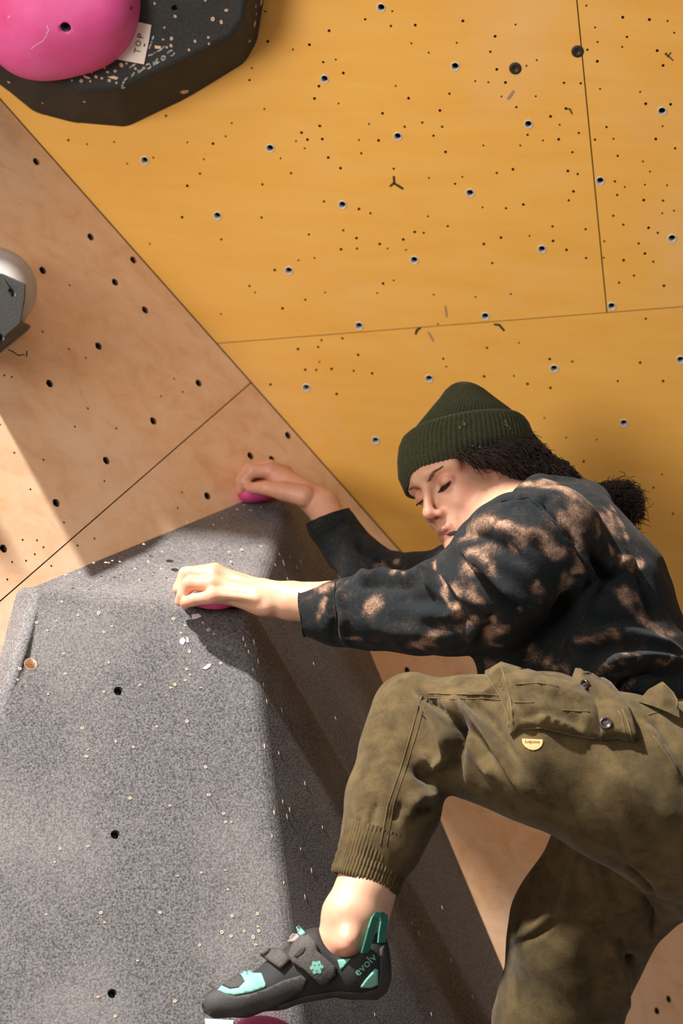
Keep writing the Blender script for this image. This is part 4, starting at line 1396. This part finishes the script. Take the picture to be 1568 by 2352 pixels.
# --- trousers
tr = Solid()
tr.chain([bp(944, 1636, 3.165, 82), bp(1100, 1692, 3.13, 136), bp(1250, 1720, 3.10, 166), bp(1440, 1792, 3.10, 186), bp(1570, 1848, 3.12, 222)], 0.03)
tr.chain([bp(944, 1636, 3.165, 82), bp(938, 1710, 3.15, 104), bp(902, 1850, 3.115, 106), bp(872, 1940, 3.095, 90), bp(856, 1975, 3.088, 78)], 0.02)
tr.chain([bp(1640, 1860, 3.30, 220), bp(1460, 1950, 3.38, 178), bp(1332, 2130, 3.42, 156), bp(1276, 2352, 3.45, 138), bp(1246, 2620, 3.5, 122), bp(1244, 2760, 3.5, 108), bp(1236, 2900, 3.47, 92), bp(1232, 2960, 3.46, 78)], 0.03)
tr.cap(W(1640, 1800, 3.22), W(1700, 1900, 3.26), rm(230, 3.2), rm(230, 3.2), 0.05, (ZS, 1.3))
tV, tQ = tr.mesh(0.0040, 2)
leg_ax = (W(848, 2000, 3.08) - W(880, 1880, 3.10)); leg_ax /= np.linalg.norm(leg_ax)
tV, tQ = cutcone(tV, tQ, W(853, 1985, 3.086), C2W @ (np.array([-0.35, 0.93, -0.1]) / np.linalg.norm([0.35, 0.93, 0.1])), 0.09)
TF = [
 ([(962,1590),(1000,1620),(1040,1670),(1050,1740)], 10, -9), ([(950,1588),(990,1640),(1020,1700),(1036,1760)], 12, 7),
 ([(1040,1600),(1080,1640),(1140,1710),(1200,1790),(1250,1840)], 11, 9), ([(1030,1640),(1080,1690),(1130,1760)], 16, -7), ([(1060,1600),(1120,1650),(1180,1740)], 10, -5),
 ([(1040,1640),(1048,1700),(1044,1800)], 16, -12), ([(1060,1680),(1100,1740),(1140,1790)], 14, 5),
 ([(1030,1740),(1000,1760),(960,1730)], 14, 6), ([(1035,1780),(990,1790),(950,1770)], 14, -6), ([(1000,1830),(950,1835),(920,1850)], 14, 5), ([(1000,1860),(950,1862)], 12, -5),
 ([(930,1880),(942,1860),(960,1830)], 10, 4), ([(905,1890),(915,1860),(940,1830)], 12, -3.5), ([(850,1900),(856,1870),(870,1840)], 8, -2), ([(820,1910),(822,1880)], 8, -2), ([(800,1905),(806,1880)], 8, 1.5),
 ([(835,1910),(838,1880)], 7, 1.5), ([(780,1850),(800,1880),(808,1900)], 10, -2),
 ([(1480,1660),(1520,1720),(1560,1790)], 9, 4), ([(1500,1650),(1545,1720)], 12, -3), ([(1400,1760),(1480,1840),(1560,1900)], 30, 4),
 ([(1160,1560),(1110,1600),(1060,1600)], 14, 4), ([(980,1600),(1060,1602),(1150,1608)], 5, -2), ([(1000,1560),(1060,1570),(1110,1580)], 14, -2),
 ([(1320,1970),(1310,2040),(1290,2100)], 14, 6), ([(1170,2180),(1230,2150),(1290,2110)], 8, -2), ([(1180,2160),(1240,2120),(1280,2090)], 12, 3), ([(1300,1980),(1260,2060),(1210,2130)], 16, -3),
 ([(1400,2150),(1430,2250),(1430,2340)], 16, 5), ([(1420,2150),(1455,2230),(1450,2310)], 14, -5), ([(1350,2180),(1370,2270),(1360,2352)], 20, -4), ([(1470,2050),(1500,2100),(1500,2150)], 8, -6),
 ([(1440,1990),(1490,2040),(1568,2100)], 10, -8), ([(1240,1960),(1262,1930)], 10, -5), ([(1220,2020),(1245,1990)], 10, 4), ([(1465,2200),(1440,2215)], 10, -6),
]
tV = folds(tV, tQ, TF, 2.3)
N = vnormals(tV, tQ)
tV = tV + N * (wave_noise(tV, 38, 13) * 0.0013 + wave_noise(tV, 110, 14) * 0.0005)[:, None]
trousers = solid_obj('trousers', tV, tQ, M_TROUS, PERSON)
T_T = tree(tV, tQ)
stitch('side_seam', [(968,1598),(945,1680),(918,1770),(890,1850),(872,1950)], T_T, 1.4, M_SEAM, trousers)
stitch('side_seam', [(980,1602),(958,1680),(930,1770),(903,1850),(886,1950)], T_T, 1.0, M_SEAM, trousers)
stitch('knee_seam', [(985,1592),(1050,1595),(1110,1594),(1158,1600)], T_T, 1.6, M_SEAM, trousers)
stitch('knee_seam', [(985,1602),(1050,1606),(1110,1604),(1160,1610)], T_T, 1.2, M_SEAM, trousers)
stitch('front_seam', [(1488,1642),(1520,1634),(1568,1628)], T_T, 1.4, M_SEAM, trousers)
stitch('front_seam', [(1500,1690),(1535,1740),(1568,1800)], T_T, 1.6, M_SEAM, trousers)
# cargo pocket, flap and buttons
pk = patch('cargo_pocket', [(1113,1548),(1150,1526),(1190,1538),(1250,1556),(1330,1574),(1380,1620),(1384,1702),(1310,1690),(1245,1674),(1196,1676),(1174,1692),(1168,1650),(1148,1600)],
           T_T, M_TROUS, trousers, 0.006, 0.003, 7, True, puff=0.009)

def fold_obj(o, L):
    me = o.data
    V = np.zeros(len(me.vertices) * 3, np.float32); me.vertices.foreach_get('co', V)
    V = V.reshape(-1, 3).astype(float) + np.array(o['_o'])
    T = tree_obj(o)
    N = np.zeros(len(V) * 3, np.float32); me.vertices.foreach_get('normal', N); N = N.reshape(-1, 3)
    D = np.zeros(len(V))
    for px, w, hmm in L:
        P = [hit(T, x, y)[0] for x, y in px]
        P = [p for p in P if p is not None]
        if len(P) < 2: continue
        d, t = segdist(V, P)
        D += 1.0 * hmm * 0.001 * np.exp(-(d / rm(w, 3.1)) ** 2)
    f = (N @ -AF > 0.1)
    mn = N[f].mean(0); mn /= np.linalg.norm(mn)
    V = V + np.outer(D * f, mn)
    me.vertices.foreach_set('co', (V - np.array(o['_o'])).astype(np.float32).ravel()); me.update()
fold_obj(pk, [([(1165,1560),(1200,1600),(1260,1660),(1330,1690)], 10, 7), ([(1160,1580),(1190,1625),(1230,1660)], 9, -8), ([(1190,1580),(1250,1600),(1330,1660)], 11, -6),
              ([(1200,1660),(1260,1652),(1310,1672)], 8, 7), ([(1210,1640),(1260,1635),(1320,1655)], 9, -6), ([(1180,1565),(1260,1580),(1330,1600)], 9, 5),
              ([(1240,1570),(1300,1620),(1350,1650)], 9, 5), ([(1152,1530),(1160,1570),(1176,1640)], 6, 6), ([(1140,1545),(1160,1600),(1170,1650)], 6, -6), ([(1280,1600),(1330,1640)], 8, -5)])
T_PK = tree_obj(pk)
stitch('pocket_seam', [(1180,1572),(1240,1568),(1290,1580)], T_PK, 1.5, M_SEAM, trousers)
stitch('pocket_seam', [(1180,1612),(1235,1614)], T_PK, 1.5, M_SEAM, trousers)
stitch('pocket_seam', [(1288,1630),(1362,1636)], T_PK, 1.5, M_SEAM, trousers)
stitch('pocket_edge', [(1176,1688),(1200,1674),(1245,1671),(1310,1687),(1378,1698)], T_PK, 2.2, M_SEAM, trousers)
stitch('pocket_edge', [(1150,1530),(1165,1575),(1174,1625),(1180,1672)], T_PK, 2.2, M_SEAM, trousers)
stitch('pocket_edge', [(1116,1549),(1148,1598),(1166,1645),(1171,1686)], T_PK, 1.6, M_SEAM, trousers)
flap = patch('pocket_flap', [(1312,1558),(1345,1562),(1395,1590),(1425,1620),(1442,1655),(1457,1707),(1420,1697),(1377,1700),(1370,1655),(1356,1615)], T_T, M_TROUS, trousers, 0.016, 0.004, 9, True, puff=0.003)
T_FL = tree_obj(flap)
stitch('flap_edge', [(1318,1562),(1356,1612),(1370,1655),(1379,1697)], T_FL, 2.4, M_SEAM, flap)
stitch('flap_edge', [(1379,1697),(1420,1694),(1454,1703)], T_FL, 2.2, M_SEAM, flap)
stitch('flap_edge', [(1454,1703),(1440,1655),(1424,1622)], T_FL, 2.2, M_SEAM, flap)
stitch('flap_edge', [(1440,1700),(1428,1650),(1414,1622)], T_FL, 1.4, M_SEAM, flap)
for (x, y, r) in ((1345, 1572, 13), (1391, 1662, 15)):
    p, nn = hit(T_FL, x, y)
    if p is None: continue
    A, B, N = basis(0.8 * nn - 0.2 * AF)
    R = rm(r, 3.0)
    V, Fc = lathe([(R * 0.9, -0.001), (R, 0.0015), (R * 0.92, 0.0035), (R * 0.72, 0.0036), (R * 0.62, 0.002), (R * 0.3, 0.0018), (R * 0.02, 0.0018)], 22, A, B, N, p)
    bt = obj('button', V, Fc, M_BUTTON, flap)
    for dx in (-1, 1):
        q = p + A * R * 0.22 * dx + N * 0.0019
        V, Fc = tube([q - B * R * 0.2, q + N * 0.0006, q + B * R * 0.2], 0.0006, 6)
        obj('thread', V, Fc, M_SEAM, flap)
# woven label
lab = patch('label_patch', [(1199,1697),(1222,1698),(1246,1699),(1246,1706),(1243,1714),(1236,1720),(1226,1723),(1215,1721),(1206,1715),(1200,1707)], T_T, M_LABEL, trousers, 0.0012, 0.001, 5, False)
T_LB = tree_obj(lab)
text_on('lettering', 'wondery', 1222, 1705, 11.5, 181, T_LB, M_INK, lab, squash=0.86, lift=0.0005)
# belt tab at the waist
d0 = (hit(T_T, 1512, 1640)[0] - CAMPOS) @ AF
tabp = [(1466,1612,.012),(1490,1584,.016),(1522,1566,.020),(1540,1584,.014),(1556,1606,.006),(1560,1648,-.010),(1530,1634,-.008),(1500,1622,0.0)]
ct = [W(x, y, d0 + q) for x, y, q in tabp]
nt = len(ct)
cc = sum(ct) / nt
TV = ct + [p + AF * 0.006 for p in ct] + [cc - AF * 0.007]
TFc = [(i, (i + 1) % nt, 2 * nt) for i in range(nt)] + [(i, i + nt, (i + 1) % nt + nt, (i + 1) % nt) for i in range(nt)] + [tuple(range(2 * nt - 1, nt - 1, -1))]
wt = obj('waist_tab', TV, TFc, M_TROUS, trousers, False)
T_WT = tree_obj(wt)
stitch('tab_edge', [(1522,1569),(1545,1592),(1554,1608),(1554,1636)], T_WT, 2.0, M_SEAM, wt)
# elastic ankle cuff
def gathered(name, rings, ribs, amp, mat, parent, n=240):
    V, Fc = [], []
    for (c, e1, e2, a, b, k) in rings:
        for i in range(n):
            t = 2 * math.pi * i / n
            w = 1 + amp * k * (math.cos(ribs * t) + 0.4 * math.cos(ribs * 0.5 * t + 1))
            V.append(c + (e1 * (a * math.cos(t)) + e2 * (b * math.sin(t))) * w)
    m = len(rings)
    for j in range(m - 1):
        for i in range(n):
            Fc.append((j * n + i, j * n + (i + 1) % n, (j + 1) * n + (i + 1) % n, (j + 1) * n + i))
    return obj(name, V, np.array(Fc), mat, parent)
cA = C2W @ (np.array([0.93, 0.36, 0.0])); cA /= np.linalg.norm(cA)
ax = C2W @ np.array([-0.34, 0.92, -0.2]); ax /= np.linalg.norm(ax)
cA = cA - ax * (cA @ ax); cA /= np.linalg.norm(cA)
cB = np.cross(ax, cA)
rs = []
for (t, r, k) in ((-0.052, 88, 0.25), (-0.030, 82, 0.8), (-0.016, 80, 1.0), (-0.012, 77, 0.9), (-0.004, 79, 1.0), (0.0, 76.5, 0.9), (0.010, 78, 1.0), (0.018, 75, 0.5), (0.018, 70, 0.2), (-0.01, 68, 0.1)):
    rs.append((W(850, 1992, 3.083) + ax * (t + 0.004), cA, cB, rm(r + 5, 3.08), rm((r + 5) * 0.98, 3.08), k))
gathered('ankle_cuff', rs, 62, 0.020, M_TROUS, trousers, 372)

# --- beanie
def lof(name, rings, n, ribs, mat, parent, amp):
    V, Fc = [], []
    for (c, e1, e2, a, b, k) in rings:
        for i in range(n):
            t = 2 * math.pi * i / n
            w = 1 + amp * k * math.cos(ribs * t) / 100.0
            V.append(c + (e1 * (a * math.cos(t)) + e2 * (b * math.sin(t))) * w)
    m = len(rings)
    for j in range(m - 1):
        for i in range(n):
            Fc.append((j * n + i, (j + 1) * n + i, (j + 1) * n + (i + 1) % n, j * n + (i + 1) % n))
    return obj(name, V, np.array(Fc), mat, parent)
BD = 3.505
def ring_bn(x0, y0, x1, y1, b, tilt, k, d=BD):
    """a ring of knit seen between two outline points, depth half-width b (m)"""
    P0, P1 = W(x0, y0, d), W(x1, y1, d)
    c = (P0 + P1) / 2; e1 = (P1 - P0); a = np.linalg.norm(e1) / 2; e1 /= np.linalg.norm(e1)
    e2 = C2W @ np.array([0, -tilt, -1.0]); e2 -= e1 * (e2 @ e1); e2 /= np.linalg.norm(e2)
    return [c, e1, e2, a, b, k]
br = [ring_bn(950,1116,1210,1018,.076,.34,.2), ring_bn(930,1134,1228,1034,.085,.34,.35), ring_bn(916,1098,1228,1016,.091,.32,1), ring_bn(914,1060,1221,994,.089,.26,1), ring_bn(917,1030,1213,975,.088,.24,1),
      ring_bn(925,1010,1204,963,.086,.22,1), ring_bn(936,1000,1194,956,.082,.22,.8), ring_bn(944,1001,1188,958,.078,.22,.4)]
bn = lof('beanie_cuff', br, 420, 84, M_KNIT, PERSON, 1.5)
cr = [ring_bn(940,1010,1192,968,.077,.22,1), ring_bn(946,996,1187,958,.078,.22,1), ring_bn(968,968,1172,945,.074,.2,1), ring_bn(990,940,1150,928,.063,.18,1), ring_bn(1008,918,1130,912,.052,.16,1.2), ring_bn(1022,898,1112,897,.042,.14,1.4),
      ring_bn(1034,887,1098,888,.032,.12,1.6), ring_bn(1044,881,1086,882,.021,.1,1.5), ring_bn(1054,878,1074,879,.010,.1,1), ring_bn(1063,878,1065,878,.001,.1,0)]
lof('beanie_crown', cr, 420, 84, M_KNIT, bn, 1.6)
T_BN = tree_obj(bn)
for (x, y, r) in ((1066,972,7), (1057,981,5), (1162,975,8), (1168,982,6), (1160,968,5), (1084,1025,4), (1100,1026,4)):
    p, nn = hit(T_BN, x, y)
    if p is None: continue
    A, B, N = basis(nn)
    for _ in range(5):
        a = random.uniform(0, 6.28); L_ = rm(r, 3.4)
        d = A * math.cos(a) + B * math.sin(a)
        q = p + (A * random.uniform(-1, 1) + B * random.uniform(-1, 1)) * L_ * 0.6 + N * 0.001
        V, Fc = tube([q - d * L_ * .4, q + N * 0.0006, q + d * L_ * .4], 0.00035, 5)
        obj('lint', V, Fc, Mat('lint', srgb(150, 140, 125), 0.95).m if 'lint' not in bpy.data.materials else bpy.data.materials['lint'], bn)

# --- hair
hs_ = Solid()
hs_.chain([bp(1110, 1042, 3.435, 20), bp(1165, 1040, 3.44, 30), bp(1215, 1058, 3.46, 36), bp(1262, 1085, 3.46, 30), bp(1300, 1105, 3.47, 22)], 0.02)
hs_.chain([bp(1060, 1038, 3.425, 12), bp(1100, 1056, 3.425, 16), bp(1132, 1054, 3.43, 18)], 0.012)
hs_.chain([bp(1190, 1070, 3.45, 30), bp(1240, 1120, 3.47, 34), bp(1300, 1130, 3.50, 30), bp(1400, 1140, 3.50, 22), bp(1428, 1150, 3.50, 34), bp(1430, 1190, 3.50, 22)], 0.02)
hs_.chain([bp(1180, 1030, 3.50, 50), bp(1230, 1080, 3.52, 44)], 0.02)
hV, hQ = hs_.mesh(0.0042, 2)
Nn = vnormals(hV, hQ)
hV = hV + Nn * (wave_noise(hV, 160, 31) * 0.0022 + wave_noise(hV, 420, 32) * 0.001)[:, None]
hair = solid_obj('hair', hV, hQ, Mat('hair_mass', srgb(20, 13, 10), 0.9).m, PERSON)
rr = random.Random(5)
CV, CF = [], []
def curl(start, direction, length, rad, turns, thick):
    d = np.array(direction, float); d /= np.linalg.norm(d)
    A, B, N = basis(d)
    ph = rr.uniform(0, 6.28); n = int(10 + turns * 10)
    sag = np.array([0, 0, -1.0]) * length * rr.uniform(0, 0.35)
    P = []
    for i in range(n):
        t = i / (n - 1)
        R = rad * (0.3 + 0.7 * t)
        P.append(start + d * length * t + sag * t * t + A * R * math.cos(ph + turns * 6.28 * t) + B * R * math.sin(ph + turns * 6.28 * t) - A * rad * 0.3 * math.cos(ph) - B * rad * 0.3 * math.sin(ph))
    V, Fc = tube(P, [thick * (1 - 0.6 * i / (n - 1)) for i in range(n)], 4)
    b = len(CV)
    CV.extend(V); CF.extend([tuple(i + b for i in f) for f in Fc])
for _ in range(230):      # the loose curly tail behind the back
    a = rr.uniform(-2.4, 1.2)
    st = W(1428 + rr.uniform(-22, 20), 1145 + rr.uniform(-26, 36), 3.50 + rr.uniform(-0.03, 0.03))
    curl(st, cvec(math.cos(a), math.sin(a), rr.uniform(-.6, .6)), rr.uniform(0.012, 0.036), rr.uniform(0.004, 0.010), rr.uniform(0.7, 1.6), 0.0009)
for _ in range(520):      # nape curls
    t = rr.random()
    st = W(1195 + 100 * t + rr.uniform(-12, 12), 1048 + 52 * t + rr.uniform(-14, 14), 3.44 + rr.uniform(-0.01, 0.03))
    curl(st, cvec(rr.uniform(.2, 1), rr.uniform(-.5, .9), rr.uniform(-.5, .3)), rr.uniform(0.010, 0.026), rr.uniform(0.002, 0.006), rr.uniform(0.6, 1.5), 0.0011)
for _ in range(260):       # wisps over the temple
    st = W(1050 + rr.uniform(0, 90), 1036 + rr.uniform(-4, 16), 3.405 + rr.uniform(0, 0.012))
    curl(st, cvec(rr.uniform(.5, 1), rr.uniform(0, .5), rr.uniform(-.1, .2)), rr.uniform(0.015, 0.03), 0.002, rr.uniform(0.3, 0.8), 0.0010)
fa = np.where((Nn @ -AF) > -0.2)[0]
for _ in range(1500):     # locks all over the mass of hair
    i = fa[rr.randrange(len(fa))]
    nn = Nn[i]
    d = cvec(rr.uniform(.4, 1), rr.uniform(-.1, .8), rr.uniform(-.3, .3)); d = d - nn * (d @ nn) * 0.85
    curl(hV[i] + nn * 0.0012, d, rr.uniform(0.012, 0.028), rr.uniform(0.0012, 0.0032), rr.uniform(0.5, 1.4), 0.0009)
obj('curls', CV, CF, M_HAIR, hair)['kind'] = 'stuff'

# --- face details
M_BROW = Mat('eyebrow_hair', srgb(124, 84, 64), 0.9).m
M_LASH = Mat('eyelashes', srgb(44, 28, 24), 0.8).m
def brow_hair(name, pts, n, ln, mat, w, dirn):
    V0, F0 = [], []
    for i in range(n):
        t = rr.random() * (len(pts) - 1); k = min(int(t), len(pts) - 2); f = t - k
        c = np.array(pts[k]) * (1 - f) + np.array(pts[k + 1]) * f
        c = c + np.array([rr.uniform(-w, w), rr.uniform(-w, w), 0])
        p = H(*c)
        q = np.array(T_SK.find_nearest(Vector(p))[0]); nn = np.array(T_SK.find_nearest(Vector(p))[1])
        d = HR @ (np.array(dirn) + np.array([rr.uniform(-.3, .3), rr.uniform(-.3, .3), rr.uniform(-.3, .3)]))
        d /= np.linalg.norm(d)
        V, Fc = tube([q - d * ln * .4 + nn * .0002, q + nn * .0009, q + d * ln * .6 + nn * .0006], [0.0005, 0.0005, 0.0002], 4)
        b = len(V0); V0.extend(V); F0.extend([tuple(i_ + b for i_ in f_) for f_ in Fc])
    return obj(name, V0, F0, mat, PERSON)
for sgn in (1, -1):
    brow_hair('eyebrow', [(0.092, sgn * 0.013, 0.019), (0.090, sgn * 0.028, 0.027), (0.082, sgn * 0.042, 0.027)], 90, 0.006, M_BROW, 0.0024, (-.2, sgn * 1.0, .3))
    brow_hair('eyelashes', [(0.084, sgn * 0.020, 0.000), (0.088, sgn * 0.032, -0.0015), (0.080, sgn * 0.045, 0.001)], 110, 0.006, M_LASH, 0.0009, (.9, sgn * .15, -.5))

M_EYE = Mat('dark_eye', srgb(30, 20, 17), 0.25).m
patch('eye', [(1005,1132),(1012,1122),(1022,1114),(1032,1107),(1036,1105),(1033,1113),(1025,1123),(1016,1130)], T_SK, M_EYE, PERSON, 0.0008, 0.0008, 3)
patch('mouth_shade_patch', [(1024,1228),(1032,1222),(1042,1219),(1054,1219),(1052,1225),(1042,1229),(1032,1231)], T_SK, Mat('mouth_shadow', srgb(58, 24, 22), 0.8).m, PERSON, 0.0005, 0.0005, 3)  # dark patch painted for the shade between the lips

# --- climbing shoe (on the near foot)
M_RUB = grit('black_rubber', srgb(34, 33, 34), srgb(56, 54, 54), srgb(92, 88, 86), 500, 0.3)
M_UPPER = grit('black_microfibre', srgb(18, 19, 20), srgb(30, 30, 32), srgb(46, 46, 46), 600, 0.3)
M_STRAP = grit('grey_webbing', srgb(44, 41, 39), srgb(74, 69, 66), srgb(104, 98, 92), 420, 0.4)
M_TEAL = Mat('teal_synthetic', srgb(110, 168, 155), 0.6).m
SHOE = link('climbing_shoe', None, None, PERSON)
SHOE['_o'] = PERSON['_o']
sh = Solid()
sh.chain([bp(500, 2304, 3.058, 33), bp(560, 2290, 3.055, 42), bp(640, 2262, 3.05, 52), bp(720, 2232, 3.05, 58), bp(810, 2238, 3.045, 52), bp(848, 2246, 3.045, 44)], 0.012, (ZS, 1.12))
sh.cap(W(655, 2222, 3.05), W(716, 2182, 3.05), rm(38, 3.05), rm(38, 3.05), 0.015, (ZS, 1.1))
sh.cap(W(854, 2140, 3.055), W(848, 2240, 3.045), rm(31, 3.05), rm(44, 3.05), 0.015)
sh.cap(W(735, 2186, 3.05), W(830, 2200, 3.045), rm(54, 3.05), rm(60, 3.05), 0.015)
sh.cap(W(846, 2030, 3.058), W(796, 2138, 3.046), rm(68, 3.05), rm(60, 3.05), 0.006, (ZS, 1.5), 's')
sV, sQ = sh.mesh(0.0024, 2)
shoe_u = obj('upper', sV, sQ.astype(np.int32), M_UPPER, SHOE)
T_S = tree(sV, sQ)
patch('toe_rand', [(464,2306),(478,2285),(500,2272),(518,2282),(542,2288),(580,2281),(612,2270),(650,2252),(692,2240),(706,2250),(696,2272),(650,2300),(600,2322),(550,2333),(490,2337),(468,2324)], T_S, M_RUB, SHOE, 0.0022, 0.001, 7)
patch('toe_cap', [(512,2263),(530,2248),(552,2239),(562,2254),(550,2269),(530,2272)], T_S, M_RUB, SHOE, 0.0018, 0.001, 5)
patch('toe_panel', [(500,2275),(510,2265),(530,2273),(549,2270),(563,2255),(553,2238),(568,2228),(583,2236),(601,2236),(611,2262),(609,2268),(579,2279),(540,2286),(516,2282)], T_S, M_TEAL, SHOE, 0.0016, 0.001, 5)
patch('heel_rand', [(882,2166),(893,2235),(888,2276),(866,2294),(820,2293),(770,2288),(700,2300),(640,2318),(640,2308),(700,2288),(770,2276),(830,2280),(866,2270),(872,2228),(872,2180)], T_S, M_RUB, SHOE, 0.0020, 0.001, 6)
s1 = patch('strap', [(601,2197),(622,2183),(652,2187),(670,2208),(647,2229)], T_S, M_STRAP, SHOE, 0.007, 0.001, 6, puff=0.001)
s2 = patch('strap', [(666,2196),(678,2172),(694,2156),(712,2152),(726,2168),(730,2186),(772,2222),(771,2240),(748,2258),(736,2260),(700,2228),(674,2212)], T_S, M_STRAP, SHOE, 0.0085, 0.001, 6, puff=0.0015)
T_S2 = tree_obj(s2)
patch('strap_loop_gap', [(675,2197),(686,2182),(700,2173),(703,2178),(696,2190),(682,2200)], T_S2, M_UPPER, s2, 0.0006, 0.0004, 4)
fl_ = []
for i in range(30):
    a = 2 * math.pi * i / 30
    r = 14 + 2.2 * math.cos(6 * a + 0.5)
    fl_.append((727 + r * math.cos(a), 2222 + r * 1.05 * math.sin(a)))
lg = patch('flower_logo', fl_, T_S2, M_TEAL, s2, 0.0006, 0.0004, 4, False)
T_LG = tree_obj(lg)
for (x, y) in ((722, 2217), (732, 2216), (737, 2225), (727, 2230), (718, 2227)):
    patch('logo_dot', [(x - 1.6, y), (x, y - 2.0), (x + 1.6, y), (x, y + 2.0)], T_LG, M_UPPER, lg, 0.0004, 0.0002, 3, False)
patch('tongue_tip', [(684,2134),(690,2130),(703,2146),(692,2152),(687,2147)], T_S, M_TEAL, SHOE, 0.004, 0.002, 4)
patch('tongue_edge', [(663,2164),(674,2148),(686,2148),(690,2154),(678,2164)], T_S, Mat('chalky_lining', srgb(140, 130, 126), 0.9).m, SHOE, 0.003, 0.002, 4)
patch('collar_gusset', [(775,2205),(806,2202),(782,2228)], T_S, M_TEAL, SHOE, 0.0014, 0.001, 4)
patch('heel_inset', [(827,2266),(840,2248),(860,2225),(866,2226),(866,2260),(850,2267)], T_S, M_TEAL, SHOE, 0.0030, 0.001, 4)
text_on('lettering', 'evolv', 838, 2216, 27, -44, T_S, M_TEAL, SHOE, squash=1.05, lift=0.0012)
# heel pull loop: a teal ribbon standing up from the heel
lp = [(838,2188,3.012), (846,2160,3.008), (854,2130,3.006), (862,2106,3.012), (870,2096,3.022), (880,2100,3.032), (882,2116,3.034), (878,2140,3.030), (876,2165,3.026)]
P = [W(*q) for q in lp]
wdir = C2W @ np.array([0.55, 0.12, 0.82]); wdir /= np.linalg.norm(wdir)
V, Fc = [], []
for i, p in enumerate(P):
    w_ = 0.0085
    t_ = P[min(i + 1, len(P) - 1)] - P[max(i - 1, 0)]; nn = np.cross(t_, wdir); nn /= np.linalg.norm(nn)
    for a, b in ((-1, -1), (1, -1), (1, 1), (-1, 1)): V.append(p + wdir * w_ * a + nn * 0.001 * b)
for i in range(len(P) - 1):
    for j in range(4): Fc.append((i * 4 + j, i * 4 + (j + 1) % 4, i * 4 + 4 + (j + 1) % 4, i * 4 + 4 + j))
Fc += [(3, 2, 1, 0), tuple(len(V) - 4 + i for i in range(4))]
obj('pull_loop', V, Fc, Mat('dark_teal_webbing', srgb(40, 118, 104), 0.7).m, SHOE, False)

# the other shoe, on the far foot below the frame
SH2 = SHOE.copy(); COL.objects.link(SH2); SH2.location = Vector(foot_off)
for ch in list(SHOE.children):
    c = ch.copy(); COL.objects.link(c); c.parent = SH2

# strip of white tape on the volume below the shoe
TP = thing('tape_strip', hit(T_VOL, 505, 2348)[0], 'strip of white tape on the grey volume under the shoe toe', 'tape')
patch('tape', [(470,2340),(536,2344),(534,2358),(472,2356)], T_VOL, M_CHALK, TP, 0.0008, 0.0002, 6, False, lift=0.0004)

# ------------------------------------------------------------------ tidy
for o in bpy.data.objects:
    if '_o' in o: del o['_o']
